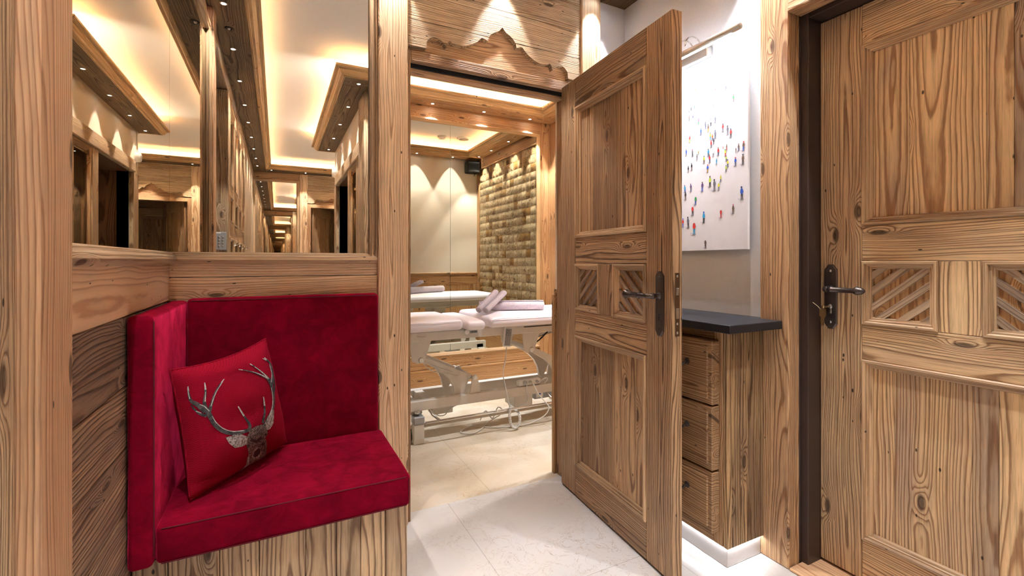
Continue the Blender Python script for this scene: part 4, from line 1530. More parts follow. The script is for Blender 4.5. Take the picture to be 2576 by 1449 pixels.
for z0, z1 in ((.584, .815), (.348, .577), (.123, .341)):
    mb = MB()
    # front with a bevelled border
    y0, y1 = 1.152, 1.875
    xf, xb = 1.384, 1.427
    mb.box(xf + .004, xb, y0, y1, z0, z1, .004, g='y', off=Vector((R.uniform(0, 30), R.uniform(-.03, .03), R.uniform(.04, .09))))
    mb.box(xf, xf + .01, y0 + .018, y1 - .018, z0 + .018, z1 - .018, .004, g='y', off=Vector((R.uniform(0, 30), R.uniform(-.03, .03), R.uniform(.03, .07))))
    dr = obj('drawer', mb, W['cabinet'], t)
    for yc in (1.305, 1.70):
        mb = MB()
        zc = (z0 + z1) / 2 + .025
        for s in (-1, 1):
            mb.lathe([(0, .004), (.010, .003), (.012, 0)], 14, Matrix.Translation((xf, yc + s * .042, zc)) @ Matrix.Rotation(-PI / 2, 4, 'Y'))
        pts = []
        for i in range(13):
            a = PI * i / 12
            pts.append((xf - .006 - .014 * math.sin(a), yc - .042 * math.cos(a), zc - .026 * math.sin(a) + .004))
        mb.tube(pts, [.0035 + .002 * math.sin(PI * i / 12) for i in range(13)], 8)
        for s in (-1, 1):
            mb.tube([(xf - .006, yc + s * .042, zc + .004), (xf - .010, yc + s * .050, zc + .000), (xf - .010, yc + s * .056, zc - .006)], [.004, .0035, .002], 8)
        obj('drawer_pull', mb, IRON, dr)
obj('plinth', MB().box(1.440, 1.624, 1.131, 1.90, .001, .073, .001), PLINTH, t)
mb = MB().box(1.346, 1.6255, 1.047, 1.935, .857, .886, .002)
mb.box(1.6250, 1.6595, 1.1375, 1.935, .857, .886, .0005)
obj('countertop', mb, GRANITE, label='black granite countertop on the wooden sideboard', cat='worktop')

# ================================================================ SKI PICTURE AND LAMP
t = thing('wall_picture', 'tall white picture of tiny skiers on snow hanging on the plaster wall', 'picture', (1.64, 1.49, 1.147))
obj('back_frame', MB().frame((1.6585, 1.77, 0), (0, -1, 0), (0, 0, 1), (-1, 0, 0), 0, .55, 1.18, 1.875, [(0, 0), (0, .0185), (.02, .0185), (.02, 0)]), GREYPLAST, t)
C_ = dict(k=(.03, .03, .04), n=(.03, .05, .13), g=(.16, .16, .20), b=(.02, .10, .55), c=(.02, .35, .65), r=(.60, .03, .03), o=(.75, .16, .02),
          y=(.65, .62, .04), v=(.03, .33, .10), l=(.45, .62, .05), w=(.72, .70, .74), m=(.12, .06, .20), p=(.55, .10, .35), t=(.10, .35, .40), d=(.16, .10, .08), a=(.5, .26, .03))
CK = list(C_)
SKI_M = [plain('skier_print_' + k, v, .6) for k, v in C_.items()] + [plain('ski_shadow_print', (.50, .50, .62), .6)]
PX0 = Vector((1.6254, 0, 0))


def wp(x, y):
    p = on_plane(x, y, PX0, Vector((1, 0, 0)))
    return Vector((p.y, p.z))


mb = MB().box(1.626, 1.640, 1.184, 1.80, 1.147, 1.908, .0015)


def quad(P, mi, d):
    mb.add([(PX0.x - d, p[0], p[1]) for p in P], [list(range(len(P)))], mi=mi + 1)


def skier(crop, x, y, h, jac, pan, hat=None, pose=0., ski=0.):
    """x,y = feet in one of the two crops; h = height in crop pixels; drawn flat on the print"""
    oy = 130 if crop == 1 else 380
    f = wp(1700 + x / 5.367, oy + y / 5.367)
    tp = wp(1700 + x / 5.367, oy + (y - h) / 5.367)
    H = (tp - f).length
    ex, ez = Vector((-1, 0)), Vector((0, 1))       # right in the picture is -y
    A = lambda a, b: f + ex * (a * .64 * H + pose * b * H) + ez * (b * H)
    ji, pi_, hi = CK.index(jac), CK.index(pan), CK.index(hat or 'k')
    sk = .16 + ski
    quad([A(-.55, .05), A(-.05, 0), A(.0, .06), A(-.5, .12)], len(CK), .0002)
    quad([A(-sk - .16, -.05), A(-sk - .12, -.07), A(.05, .03), A(.02, .05)], 0, .0003)
    quad([A(-.02, -.06), A(.03, -.075), A(.24, .02), A(.2, .035)], 0, .0003)
    quad([A(-.15, .02), A(-.06, .02), A(.0, .47), A(-.12, .47)], pi_, .0004)
    quad([A(.04, .02), A(.13, .02), A(.12, .47), A(-.01, .47)], pi_, .0005)
    quad([A(-.13, .42), A(.13, .42), A(.16, .74), A(.08, .83), A(-.08, .83), A(-.16, .74)], ji, .0006)
    quad([A(-.15, .77), A(-.20, .55), A(-.15, .45), A(-.11, .50), A(-.10, .78)], ji, .0007)
    quad([A(.15, .77), A(.22, .58), A(.19, .48), A(.14, .52), A(.09, .78)], ji, .0007)
    quad([(A(0, .91) + ex * (.075 * H * math.cos(a)) + ez * (.09 * H * math.sin(a))) for a in [k * PI / 4 for k in range(8)]], hi, .0008)


for s in [(1, 608, 378, 62, 'w', 'g', 'l'), (1, 421, 450, 48, 'n', 'n'), (1, 262, 553, 74, 'l', 'g', 'k'), (1, 536, 553, 78, 'd', 'm'), (1, 680, 503, 68, 'g', 'n'),
          (1, 777, 672, 92, 'v', 'd', 'r'), (1, 509, 752, 76, 'w', 'm', 'w'), (1, 256, 778, 58, 'v', 'k'), (1, 207, 820, 78, 'k', 'k'), (1, 180, 838, 52, 'n', 'r'),
          (1, 178, 940, 78, 'd', 'k'), (1, 230, 922, 70, 'm', 't'), (1, 307, 985, 92, 'p', 'v', 'k'), (1, 405, 1042, 100, 'g', 'n'), (1, 476, 998, 102, 'w', 'k', 'd'),
          (1, 534, 962, 94, 'g', 'g', 't'), (1, 440, 1085, 108, 'd', 'a', 'k'), (1, 338, 1128, 96, 'b', 'n', 'n'), (1, 634, 1082, 112, 'r', 'g', 'n'), (1, 702, 1122, 128, 'g', 'g', 'k'),
          (1, 742, 1160, 124, 'r', 'k', 'n'), (1, 186, 1228, 98, 'r', 'y', 'd'), (1, 470, 1190, 100, 'l', 'c', 'd'), (1, 494, 1200, 90, 'o', 'n', 'r'), (1, 534, 1172, 116, 'g', 'n', 'n'),
          (1, 512, 1252, 82, 'k', 'k'), (1, 480, 1296, 100, 'r', 'k', 'r'), (1, 140, 1408, 92, 'b', 'n', 'd'), (1, 227, 1412, 96, 'g', 'k', 'r'), (1, 440, 1416, 106, 'c', 'n', 'k'),
          (1, 506, 1416, 106, 'w', 'g', 'w'), (1, 574, 1405, 116, 'r', 'n', 'd'), (1, 686, 1330, 80, 'd', 'r', 'k'), (1, 640, 1318, 40, 'r', 'n', 'r'), (1, 672, 1412, 100, 'l', 'r', 'v'),
          (1, 848, 1342, 102, 'd', 'n', 'd'), (1, 812, 1355, 56, 'd', 'd'), (1, 912, 1340, 134, 'd', 'b', 'r'),
          (2, 285, 122, 82, 'g', 'g'), (2, 308, 50, 58, 'a', 'v', 'y'), (2, 380, 168, 104, 'l', 'd', 'k'), (2, 460, 160, 112, 'r', 'n', 'd'), (2, 549, 178, 78, 'c', 'c', 't'),
          (2, 684, 142, 84, 'l', 'k', 'n'), (2, 704, 216, 104, 'y', 'n', 'n'), (2, 678, 282, 92, 'l', 'k', 'n'), (2, 806, 204, 124, 'b', 'n', 'r'), (2, 904, 184, 146, 'd', 'k', 'k'),
          (2, 168, 292, 90, 'k', 'd'), (2, 216, 262, 100, 'k', 'd', 'k'), (2, 430, 292, 112, 'b', 'a', 'r'), (2, 462, 486, 152, 'l', 'k', 'd'), (2, 524, 536, 160, 'g', 'g', 'k'),
          (2, 606, 418, 92, 'y', 'n', 'y'), (2, 580, 530, 112, 'y', 'g', 'w'), (2, 358, 546, 132, 'm', 'b', 'd'), (2, 126, 560, 102, 'c', 'b', 'n'), (2, 206, 546, 108, 'm', 'n', 'm'),
          (2, 132, 662, 116, 'k', 'd', 'k'), (2, 265, 726, 128, 'v', 'b', 'w'), (2, 895, 656, 184, 'b', 'k', 'n'), (2, 610, 902, 126, 'r', 'r', 'w'), (2, 772, 846, 132, 'd', 'd', 'p'),
          (2, 228, 870, 140, 'r', 'k', 'w'), (2, 378, 972, 158, 'c', 'k', 'b'), (2, 170, 1036, 152, 'g', 'k', 'k'), (2, 96, 1030, 122, 'r', 'b', 'b'), (2, 248, 1126, 186, 'r', 'c', 'w'),
          (2, 402, 1314, 130, 'd', 'k', 'w')]:
    skier(*s, pose=R.uniform(-.06, .06))
for i in range(16):     # skiers on the part of the print beyond the open door
    skier(2, -60 - R.uniform(0, 420), R.uniform(-900, 1000), R.uniform(80, 110), R.choice(CK), R.choice('kngb'), R.choice(CK))
obj('print', mb, [CANVAS] + SKI_M, t)

t = thing('picture_lamp', 'chrome tubular picture lamp above the ski picture', 'lamp', (1.64, 1.48, 1.96))
obj('wall_box', MB().box(1.624, 1.6595, 1.375, 1.60, 1.976, 2.020, .003), STEEL, t)
LX, LZ = 1.535, 1.978
for dy in (.035, .075):
    pts = []
    for i in range(15):
        a = PI * (1 - i / 14)
        pts.append((1.582 + .048 * math.cos(a) * -1 if False else 1.587 - .050 * math.cos(PI - a), 1.376 + dy, 2.008 + .052 * math.sin(a)))
    obj('arm', MB().tube(pts, .0030, 8), CHROME, t)
obj('tube', MB().lathe([(0, 0), (.0128, 0), (.0128, .68), (0, .68)], 24, Matrix.Translation((LX, 1.150, LZ)) @ Matrix.Rotation(-PI / 2, 4, 'X')), STEEL, t)
obj('diffuser', MB().box(LX - .003, LX + .009, 1.185, 1.80, LZ - .0150, LZ - .008, .002), TUBE, t)

# ================================================================ MASSAGE TABLE
t = thing('massage_table', 'electric massage table with pale pink upholstery in the treatment room', 'massage table', (1.2, 2.95, 0))


def puff(lo, hi, amp):
    cx, cy = (lo[0] + hi[0]) / 2, (lo[1] + hi[1]) / 2
    hx, hy = (hi[0] - lo[0]) / 2, (hi[1] - lo[1]) / 2

    def d(p, n):
        e = max(0, 1 - ((p.x - cx) / hx) ** 4) * max(0, 1 - ((p.y - cy) / hy) ** 4)
        return Vector((0, 0, amp * e)) if n.z > .3 else Vector()
    return d


def pad(lo, hi, r, n, amp=.008):
    return MB().rbox(lo, hi, r, n, puff(lo, hi, amp))


obj('leg_cushion', pad((1.175, 2.615, .684), (2.15, 3.195, .752), .030, (20, 12, 4)), VINYL, t)
hc = obj('back_cushion', pad((.25, 2.66, .680), (1.02, 3.20, .745), .028, (18, 12, 4)), VINYL, t)
obj('arm_cushion', pad((1.022, 2.615, .680), (1.150, 3.165, .735), .025, (4, 12, 4)), VINYL, t)
mb = MB()
mb.tube([(1.19, 2.6145, .735), (1.23, 2.6135, .742), (2.1, 2.6135, .742)], .0015, 6)
mb.tube([(.30, 2.659, .735), (1.0, 2.659, .735)], .0015, 6)
obj('piping', mb, plain('pale_piping', (.58, .48, .48), .5), t)
mb = MB().box(.30, 2.10, 2.705, 2.735, .622, .676, .003).box(.30, 2.10, 3.10, 3.13, .622, .676, .003)
for x in (.30, 1.08, 1.14, 2.07):
    mb.box(x, x + .03, 2.735, 3.10, .630, .670, .003)
mb.box(1.40, 2.06, 2.7035, 2.706, .655, .664, .0005)
obj('upper_frame', mb, WHITEMET, t)
obj('slot', MB().box(1.46, 2.04, 2.7025, 2.7035, .662, .669, .0004), DARKMET, t)
# lifting arms: curved plates front and back
for x0, nm in ((.765, 'lift_arm'), (1.53, 'lift_arm')):
    mb = MB()
    for yy in (2.80, 3.05):
        top = [(0, .515), (.10, .487), (.22, .428), (.335, .372), (.350, .350)]
        low = [(.325, .300), (.292, .236), (.270, .216), (.252, .236), (.238, .300), (.205, .360), (.150, .412), (.07, .458), (0, .490)]
        P = [(x0 + a, b) for a, b in top + low]
        tri = tessellate_polygon([[Vector((a, b, 0)) for a, b in P]])
        n = len(P)
        vs = [(a, yy, b) for a, b in P] + [(a, yy + .028, b) for a, b in P]
        mb.add(vs, [list(q) for q in tri] + [[n + i for i in q] for q in tri] + [[i, (i + 1) % n, n + (i + 1) % n, n + i] for i in range(n)])
    mb.tube([(x0 + .012, 2.79, .502), (x0 + .012, 3.09, .502)], .018, 14)
    mb.tube([(x0 + .345, 2.79, .356), (x0 + .345, 3.09, .356)], .016, 14)
    P = [(x0 - .06, .622), (x0 + .075, .622), (x0 + .03, .49), (x0 - .01, .482), (x0 - .045, .50)]
    n = len(P)
    for yy in (2.742, 3.09):
        vs = [(a, yy, b) for a, b in P] + [(a, yy + .006, b) for a, b in P]
        mb.add(vs, [list(range(n)), list(range(n, 2 * n))] + [[i, (i + 1) % n, n + (i + 1) % n, n + i] for i in range(n)])
    ar = obj(nm, mb, WHITEMET, t)
    for (a, b, r_) in ((x0 + .012, .502, .017), (x0 + .375, .352, .017), (x0 + .270, .226, .013)):
        mb = MB().lathe([(0, .006), (r_ * .8, .005), (r_, 0)], 18, Matrix.Translation((a, 2.742 if b > .4 else 2.775, b)) @ Matrix.Rotation(PI / 2, 4, 'X'))
        obj('bolt_cap', mb, WHITEPL, ar)
    # stand bracket of the lower pivot
    P = [(x0 + .338, .232), (x0 + .418, .232), (x0 + .393, .352), (x0 + .385, .366), (x0 + .371, .366), (x0 + .358, .352)]
    n = len(P)
    for yy in (2.775, 3.08):
        mb = MB()
        vs = [(a, yy, b) for a, b in P] + [(a, yy + .012, b) for a, b in P]
        mb.add(vs, [list(range(n)), list(range(n, 2 * n))] + [[i, (i + 1) % n, n + (i + 1) % n, n + i] for i in range(n)])
        obj('stand_bracket', mb, WHITEMET, t)
mb = MB().box(.62, 2.05, 2.765, 2.815, .190, .250, .003).box(.62, 2.05, 3.08, 3.13, .160, .232, .003)
for x in (.82, 1.92):
    mb.box(x, x + .06, 2.815, 3.08, .175, .230, .003)
obj('base_frame', mb, WHITEMET, t)
for (x, y) in ((.730, 2.733), (.730, 3.13), (1.95, 2.733), (1.95, 3.13)):
    mb = MB().box(x, x + .062, y, y + .062, 0, .118, .003)
    lg = obj('foot', mb, WHITEMET, t)
    obj('foot_cap', MB().box(x - .003, x + .065, y - .003, y + .065, .117, .165, .006), GREYPLAST if y < 3 else WHITEMET, lg)
for x in (.72, 1.94):
    obj('cross_beam', MB().box(x, x + .08, 2.80, 3.13, .16, .205, .004), WHITEMET, t)
obj('levelling_knob', MB().lathe([(.008, 0), (.008, .012), (.017, .016), (.018, .026), (.012, .032), (0, .033)], 18, Matrix.Translation((.758, 2.758, .164))), CHROME, t)
mb = MB().tube([(.792, 2.70, .135), (1.96, 2.70, .135)], .0078, 12)
obj('foot_rail', mb, CHROME, t)
for x in (.88, 1.72):
    mb = MB().tube([(x, 2.70, .137), (x - .035, 2.74, .165), (x - .045, 2.78, .195)], .0075, 10)
    obj('rail_bracket', mb, STEEL, t)
mb = MB().lathe([(.02, -.012), (.034, -.012), (.036, -.006), (.036, .006), (.034, .012), (.02, .012)], 24, Matrix.Translation((.74, 2.81, .037)) @ Matrix.Rotation(PI / 2, 4, 'Y'))
mb.tube([(.72, 2.81, .037), (.765, 2.81, .037), (.765, 2.81, .16)], .006, 8)
obj('castor', mb, BLACKPL, t)
mb = MB()
mb.lathe([(.02, -.012), (.034, -.012), (.036, -.006), (.036, .006), (.034, .012), (.02, .012)], 24, Matrix.Translation((.74, 3.10, .037)) @ Matrix.Rotation(PI / 2, 4, 'Y'))
mb.tube([(.72, 3.10, .037), (.765, 3.10, .037), (.765, 3.10, .16)], .006, 8)
obj('castor', mb, BLACKPL, t)
# drive housing, motor box and cables
obj('drive_housing', MB().box(1.44, 1.58, 2.80, 2.95, .105, .192, .003), WHITEMET, t)
mo = obj('control_box', MB().box(1.63, 1.80, 2.86, 3.00, .120, .190, .004), GREYPLAST, t)
mb = MB().box(1.645, 1.70, 2.8585, 2.8602, .130, .165, .0003)
obj('rating_sticker', mb, WHITEPL, mo)
obj('blue_mark', MB().lathe([(0, .0012), (.010, .0012), (.010, 0)], 18, Matrix.Translation((1.672, 2.8586, .155)) @ Matrix.Rotation(PI / 2, 4, 'X') @ Matrix.Diagonal((1, .6, 1, 1))), plain('blue_print', (.02, .07, .5), .5), mo)
PLUG = plain('grey_plug', (.55, .54, .52), .5)
ps = obj('power_strip', MB().box(1.46, 1.63, 2.775, 2.812, .251, .292, .005), WHITEPL, t)
for i, x in enumerate((1.505, 1.545, 1.60)):
    mb = MB().lathe([(.016 if i == 0 else .011, 0), (.016 if i == 0 else .011, .012), (.007, .026), (.005, .03)], 14, Matrix.Translation((x, 2.776, .275)) @ Matrix.Rotation(PI / 2, 4, 'X'))
    obj('plug', mb, PLUG, ps)


def spline(pts, k=8):
    P = [Vector(p) for p in pts]
    out = []
    for i in range(len(P) - 1):
        p0, p1, p2, p3 = P[max(i - 1, 0)], P[i], P[i + 1], P[min(i + 2, len(P) - 1)]
        for j in range(k):
            u = j / k
            out.append(.5 * ((2 * p1) + (p2 - p0) * u + (2 * p0 - 5 * p1 + 4 * p2 - p3) * u * u + (3 * p1 - p0 - 3 * p2 + p3) * u ** 3))
    out.append(P[-1])
    return out


CABLE = plain('white_cable', (.62, .59, .55), .5)
mb = MB()
mb.tube(spline([(1.505, 2.745, .275), (1.503, 2.738, .22), (1.512, 2.745, .17), (1.49, 2.76, .125), (1.46, 2.80, .11)]), .0035, 8)
mb.tube(spline([(1.545, 2.745, .278), (1.562, 2.735, .25), (1.575, 2.72, .21), (1.62, 2.70, .15), (1.64, 2.68, .11), (1.60, 2.68, .06), (1.50, 2.70, .02), (1.38, 2.74, .006), (1.26, 2.78, .006)]), .0035, 8)
mb.tube(spline([(1.60, 2.745, .278), (1.64, 2.73, .300), (1.665, 2.74, .290), (1.66, 2.77, .255)]), .0035, 8)
mb.tube(spline([(1.26, 2.78, .006), (1.15, 2.86, .006), (1.05, 2.80, .006), (1.10, 2.74, .006), (1.18, 2.78, .006), (1.3, 2.9, .006), (1.36, 2.86, .05)]), .0035, 8)
obj('power_cable', mb, CABLE, t)
obj('cable', MB().tube(spline([(.79, 2.79, .49), (.86, 2.80, .42), (.98, 2.79, .385), (1.03, 2.795, .37)]), .003, 8), CABLE, t)
obj('cable', MB().tube(spline([(.80, 2.79, .48), (.90, 2.80, .435), (.99, 2.79, .40)]), .003, 8), CABLE, t)
obj('cable', MB().tube(spline([(.88, 2.85, .18), (.90, 2.83, .13), (.95, 2.83, .12), (1.0, 2.85, .15), (1.07, 2.86, .17)]), .003, 8), CABLE, t)
obj('cable', MB().tube(spline([(1.25, 2.95, .006), (1.27, 2.9, .08), (1.31, 2.88, .03), (1.36, 2.9, .09), (1.40, 2.92, .07)]), .0035, 8), CABLE, t)
mb = MB().tube(spline([(1.72, 2.83, .60), (1.64, 2.82, .545), (1.60, 2.82, .535), (1.575, 2.82, .56)]), .005, 8)
mb.tube(spline([(1.62, 2.85, .60), (1.575, 2.84, .57), (1.585, 2.84, .55)]), .004, 8)
obj('hose', mb, BLACKPL, t)
mb = MB().tube([(1.545, 2.84, .545), (1.60, 2.84, .562), (1.80, 2.84, .61)], [.010, .011, .013], 14)
obj('actuator', mb, STEEL, t)
mb = MB().box(.88, 1.02, 2.86, 2.95, .12, .165, .003)
obj('cable_box', mb, WHITEMET, t)
obj('brand_plate', MB().box(1.075, 1.128, 2.7025, 2.7052, .650, .668, .001), GREYPLAST, t)
mb = MB()
for i, x in enumerate((1.083, 1.091, 1.098, 1.106, 1.112, 1.119)):
    mb.box(x, x + .004, 2.702, 2.7026, .655, .663 + .001 * (i % 2), .0002)
obj('raised_lettering', mb, BLACKPL, t)
obj('release_knob', MB().lathe([(.006, 0), (.006, .012), (.013, .016), (.015, .024), (.011, .031), (0, .033)], 18, Matrix.Translation((1.048, 2.706, .662)) @ Matrix.Rotation(PI / 2, 4, 'X')), WHITEPL, t)
obj('hook', MB().tube([(.74, 2.70, .655), (.78, 2.695, .648), (.79, 2.695, .654)], .004, 8), WHITEMET, t)

t = thing('remote_control', 'grey and white handset with a coiled cord hanging on the massage table rail', 'remote control', (1.33, 2.69, .545))
A = Matrix.Translation((1.331, 2.690, .610)) @ Matrix.Rotation(math.radians(6), 4, 'Y')
mb = MB().rbox((-.0285, -.010, -.064), (.0285, .011, .066), .0105, (5, 3, 8))
mb.v = [A @ p for p in mb.v]
obj('housing', mb, WHITEPL, t)
mb = MB().box(-.021, .021, -.0125, -.009, -.054, .056, .001)
mb.v = [A @ p for p in mb.v]
obj('face_plate', mb, plain('grey_face', (.30, .29, .28), .5), t)
mb = MB()
for z in (.038, .018):
    for x in (-.017, .002):
        mb.box(x, x + .015, -.0135, -.012, z - .006, z + .008, .001)
        mb.add([(x + .003, -.0137, z), (x + .012, -.0137, z), (x + .0075, -.0137, z + .005)], [[0, 1, 2]], mi=1)
mb.v = [A @ p for p in mb.v]
obj('buttons', mb, [plain('button_grey', (.16, .16, .16), .5), WHITEPL], t)
cord = spline([(1.325, 2.69, .545), (1.318, 2.69, .47), (1.300, 2.69, .38), (1.315, 2.69, .30), (1.335, 2.688, .20), (1.350, 2.685, .158)])
mb = MB().tube(cord, .0033, 8)
pts = []
axis = spline([(1.350, 2.685, .158), (1.342, 2.68, .10), (1.352, 2.675, .04), (1.385, 2.675, .022), (1.415, 2.68, .05), (1.418, 2.70, .10), (1.39, 2.78, .14)], 14)
n = len(axis)
for i in range(n):
    for k in range(4):
        a = axis[i].lerp(axis[min(i + 1, n - 1)], k / 4)
        ang = 2 * PI * (i * 4 + k) / 7
        pts.append(a + Vector((math.cos(ang) * .008, math.sin(ang) * .006, .004 * math.sin(ang))))
mb.tube(pts, .0022, 6)
obj('cord', mb, CABLE, t)


def towel(label, M, L, Rr, turns, bands):
    th = (Rr - .006) / turns
    ns = int(turns * 26)
    out, inn = [], []
    for i in range(ns + 1):
        a = 2 * PI * turns * i / ns
        r = .006 + th * turns * i / ns
        wob = 1 + .03 * mnoise.noise(Vector((math.cos(a) * 2, math.sin(a) * 2, i * .05)))
        for b in bands:
            da = ((a - (2 * PI * turns - b)) + PI) % (2 * PI) - PI
            if a > 2 * PI * (turns - 1):
                wob -= .045 * math.exp(-(da / .035) ** 2)
        out.append((r * wob * math.cos(a), r * wob * math.sin(a)))
        ri = max(.001, r - th * .82)
        inn.append((ri * math.cos(a), ri * math.sin(a)))
    prof = out + inn[::-1]
    m = len(prof)
    K = 14
    vs = []
    for k in range(K + 1):
        u = k / K
        e = 1 - .035 * (abs(2 * u - 1) ** 10)
        for (a, b) in prof:
            vs.append(M @ Vector((a * e, b * e, (u - .5) * L + .004 * mnoise.noise(Vector((a * 60, b * 60, u))))))
    fs = []
    for k in range(K):
        for i in range(m):
            j = (i + 1) % m
            fs.append([k * m + i, k * m + j, (k + 1) * m + j, (k + 1) * m + i])
    for base in (0, K * m):
        for i in range(ns):
            fs.append([base + i, base + i + 1, base + m - 2 - i, base + m - 1 - i])
    mb = MB().add(vs, fs, smooth=True)
    return obj('rolled_towel', mb, TOWEL, label=label, cat='towel')


ZT = .760
A = Matrix.Translation((1.455, 2.875, ZT + .034)) @ Matrix.Rotation(math.radians(-20), 4, 'Z') @ Matrix.Rotation(PI / 2, 4, 'Y') @ Matrix.Rotation(math.radians(200), 4, 'Z')
towel('large rolled mauve towel lying along the massage table', A, .45, .037, 4, (2.2, 2.5, 2.8, 3.1))


def leaning(p0, p1, r, spin):
    p0, p1 = Vector(p0), Vector(p1)
    q = (p1 - p0).to_track_quat('Z', 'Y').to_matrix().to_4x4()
    return Matrix.Translation((p0 + p1) / 2) @ q @ Matrix.Rotation(spin, 4, 'Z'), (p1 - p0).length


M_, L_ = leaning((1.175, 2.80, ZT + .022), (1.375, 2.955, ZT + .128), .024, 1.)
towel('small rolled mauve towel leaning on the large roll, farther from the handset', M_, L_, .0225, 3, (1.2, 1.6, 2.0))
M_, L_ = leaning((1.205, 2.752, ZT + .022), (1.410, 2.895, ZT + .125), .024, 1.)
towel('small rolled mauve towel leaning on the large roll, nearer the handset', M_, L_, .0225, 3, (1.2, 1.6, 2.0))

t = thing('loudspeaker', 'black loudspeaker under the soffit in the corner, seen in the treatment room mirror', 'loudspeaker', (2.28, 2.13, 2.25))
mb = MB().rbox((2.20, 2.07, 2.26), (2.375, 2.21, 2.41), .02, (6, 6, 6))
obj('cabinet', mb, BLACKPL, t)
obj('bracket', MB().box(2.26, 2.31, 2.057, 2.09, 2.30, 2.36, .002), BLACKPL, t)
obj('cable', MB().tube([(2.33, 2.10, 2.262), (2.335, 2.09, 2.235), (2.345, 2.08, 2.255)], .003, 8), BLACKPL, t)
t = thing('smoke_detector', 'round white smoke detector on the ceiling, seen in the treatment room mirror', 'smoke detector', (1.78, 2.42, ZC - .04))
obj('base', MB().lathe([(.052, 0), (.052, -.014), (.044, -.018)], 24, Matrix.Translation((1.78, 2.42, ZC))), WHITEPL, t)
obj('sensor_head', MB().lathe([(.040, -.018), (.040, -.034), (.030, -.042), (0, -.044)], 24, Matrix.Translation((1.78, 2.42, ZC))), WHITEPL, t)
t = thing('ceiling_vent', 'round slotted ceiling vent beside the smoke detector, seen in the treatment room mirror', 'vent', (2.05, 2.45, ZC - .02))
obj('rim', MB().lathe([(.085, 0), (.085, -.008), (.070, -.018), (.060, -.018), (.060, 0)], 28, Matrix.Translation((2.05, 2.45, ZC))), WHITEPL, t)
mb = MB()
for i in range(6):
    yy = 2.45 - .045 + i * .018
    w = math.sqrt(max(.0001, .058 ** 2 - (yy - 2.45) ** 2))
    mb.box(2.05 - w, 2.05 + w, yy - .003, yy + .003, ZC - .016, ZC - .008, .0005)
obj('slats', mb, GREYPLAST, t)

# ================================================================ LIGHTS
DL = {}


def downlight(x, y, label, group, power=9., lit=True, size=66, z=ZS):
    t = thing('downlight', label, 'ceiling light', (x, y, z - .006), 0, group)
    if not DL:
        DL['ring'] = MB().lathe([(.013, .004), (.016, .004), (.019, 0), (.019, -.002), (.0145, -.004), (.0118, -.0025), (.0118, .004)], 22)
        DL['lens'] = MB().lathe([(0, -.0010), (.0118, -.0010), (.0118, .003), (0, .003)], 20)
        DL['r'] = obj('ring', DL['ring'], CHROME, t, local=True)
        DL['l'] = obj('lens', DL['lens'], LENS, t, local=True)
        DL['r'].location = DL['l'].location = (0, 0, .0055)
    else:
        if lit:
            for k in ('r', 'l'):
                c = DL[k].copy()
                COL.objects.link(c)
                c.parent = t
                c.location = (0, 0, .0055)
        else:
            c = obj('ring', MB().lathe([(.013, .004), (.018, .004), (.022, 0), (.022, -.002), (.014, -.003), (.013, .004)], 22), BLACKPL, t, local=True)
            c.location = (0, 0, .0055)
            c = obj('eyeball', MB().lathe([(0, -.010), (.006, -.008), (.009, -.003), (.009, .003), (0, .003)], 18), WHITEPL, t, local=True)
            c.location = (0, 0, .0055)
    if lit:
        L = bpy.data.lights.new('downlight_beam', 'SPOT')
        L.energy = power
        L.spot_size = math.radians(size)
        L.spot_blend = .35
        L.shadow_soft_size = .012
        L.color = (.94, .965, 1.)
        o = bpy.data.objects.new('downlight_beam', L)
        COL.objects.link(o)
        o.parent = t
        o.location = (0, 0, -.004)
    return t


ORD = ['first', 'second', 'third', 'fourth', 'fifth', 'sixth', 'seventh', 'eighth', 'ninth', 'tenth']
P1, P2 = 10., 12.
for i, y in enumerate((1.066, .777, .484, -.098, -.69, -1.25, -1.85, -2.43, -3.0, -3.53)):
    downlight(-.25, y, ('small dark unlit eyeball light in the wardrobe side soffit, seen in the back mirror' if i == 1 else
                        f'small lit downlight in the wardrobe side soffit, {ORD[i]} from the back mirror, seen in it'), 'downlights in the wardrobe side soffit', P1, i != 1)
for i, y in enumerate((.243, -.34, -.92, -1.497, -2.06)):
    downlight(.552, y, f'small lit downlight in the soffit along the cream wall, {ORD[i]} from the doorway side', 'downlights along the cream wall', P1)
for i, x in enumerate((-.076, .384, .95)):
    downlight(x, -3.80 if i else -3.79, f'small lit downlight in the end wall soffit, {ORD[i]} from the wardrobe side', 'downlights along the end wall', P1)
for i, x in enumerate((.40, .93, 1.43)):
    downlight(x, 1.866, f'small downlight in the soffit over the doorway, {ORD[i]} from the bench', 'downlights over the doorway', 5.5, size=60)
for i, (x, y) in enumerate(((1.10, .26), (1.54, .62), (1.54, 1.12))):
    downlight(x, y, f'small downlight near the closed pale door, {ORD[i]} from the corridor', 'downlights near the closed pale door', P1)
for i, x in enumerate((.71, 1.184, 1.661, 2.134)):
    downlight(x, 3.832, f'small lit downlight over the treatment room mirror, {ORD[i]} from the bench side', 'downlights over the treatment mirror', P2)
for i, y in enumerate((3.62, 3.15, 2.68, 2.30)):
    downlight(2.318, y, f'small lit downlight over the stone tiles, {ORD[i]} from the mirror wall', 'downlights over the stone tiles', P2)
for i, x in enumerate((1.55, 2.02)):
    downlight(x, 2.135, f'small lit downlight over the cream treatment wall, {ORD[i]} from the doorway', 'downlights over the cream treatment wall', P2)


def area(name, loc, rot, sx, sy, e, col, spread=PI):
    L = bpy.data.lights.new(name, 'AREA')
    L.shape = 'RECTANGLE'
    L.size, L.size_y = sx, sy
    L.energy = e
    L.color = col
    L.spread = spread
    o = bpy.data.objects.new(name, L)
    COL.objects.link(o)
    o.location = loc
    o.rotation_euler = rot
    return o


WARML = (1., .975, .94)


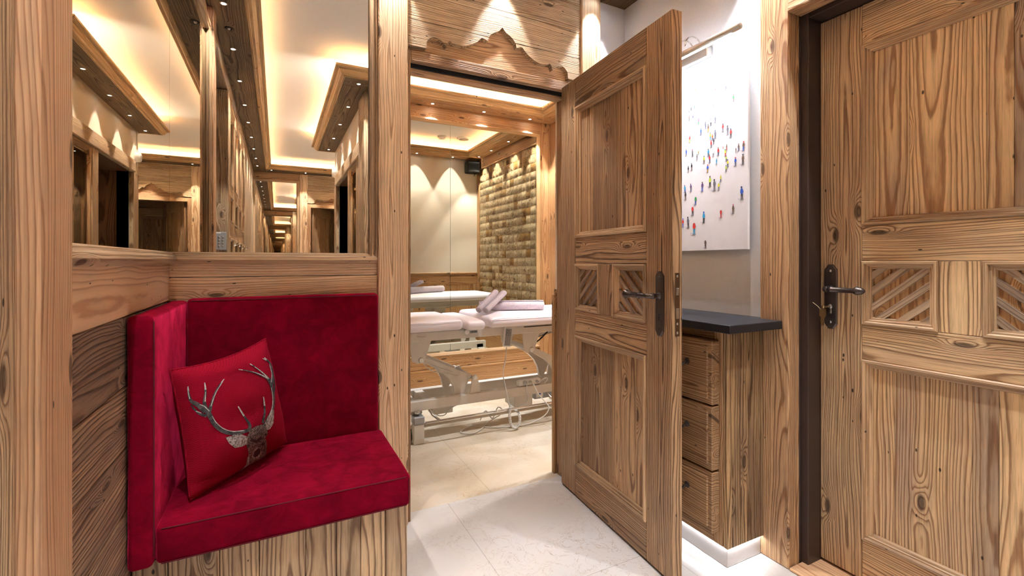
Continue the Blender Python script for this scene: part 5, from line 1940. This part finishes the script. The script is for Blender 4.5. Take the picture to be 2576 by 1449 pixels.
def cove(name, poly, e_per_m, skip=()):
    n = len(poly)
    for i in range(n):
        if i in skip:
            continue
        a, b = Vector((*poly[i], 0)), Vector((*poly[(i + 1) % n], 0))
        d = (b - a).normalized()
        nin = Vector((-d.y, d.x, 0))
        L = (b - a).length
        c = (a + b) / 2 + nin * .022
        # faces up and a little into the room
        zc = (Vector((0, 0, 1.)) + nin * .72).normalized()
        m = Matrix((d, zc.cross(d), zc)).transposed()
        area(name, (c.x, c.y, ZS + .055), m.to_euler(), L - .04, .012, e_per_m * L, WARML)


cove('cove_strip', COVE1, 18.)
cove('cove_strip_beyond', COVE2, 24.)
# picture lamp, cabinet toe-kick strip
v = Vector((.12, 0, -1)).normalized()
zax = -v
xax = Vector((0, 1, 0))
m = Matrix((xax, zax.cross(xax), zax)).transposed()
area('picture_lamp_strip', (LX + .003, 1.505, LZ - .018), m.to_euler(), .58, .008, .75, (.82, .90, 1.), 2.1)
area('toe_kick_strip', (1.434, 1.51, .070), (0, 0, PI / 2), .76, .005, .09, (.92, .95, 1.))
area('toe_kick_strip_end', (1.53, 1.126, .070), (0, 0, 0), .18, .005, .03, (.92, .95, 1.))

# ================================================================ CAMERA, WORLD, LOOK
cam = bpy.data.cameras.new('camera')
cam.sensor_width = 36
cam.lens = F_PX / 2576 * 36
cam.shift_y = (HY - 724.5) / 2576
cam.clip_start = .02
co = bpy.data.objects.new('camera', cam)
COL.objects.link(co)
co.location = (0, 0, CAM_H)
co.rotation_euler = (PI / 2, 0, -YAW)
scene.camera = co
w = bpy.data.worlds.new('world')
scene.world = w
w.use_nodes = True
w.node_tree.nodes['Background'].inputs[0].default_value = (.9, .85, .8, 1)
w.node_tree.nodes['Background'].inputs[1].default_value = .02
vs_ = scene.view_settings
vs_.view_transform = 'Standard'
vs_.look = 'None'
vs_.exposure = 2.8
vs_.gamma = 1
vs_.use_curve_mapping = False
cy = scene.cycles
cy.use_denoising = True
cy.max_bounces = 12
cy.diffuse_bounces = 5
cy.glossy_bounces = 10
cy.transmission_bounces = 2
cy.caustics_reflective = False
cy.caustics_refractive = False
cy.sample_clamp_indirect = 6
cy.use_adaptive_sampling = True
cy.adaptive_threshold = .04
cy.adaptive_min_samples = 16
cy.use_light_tree = False
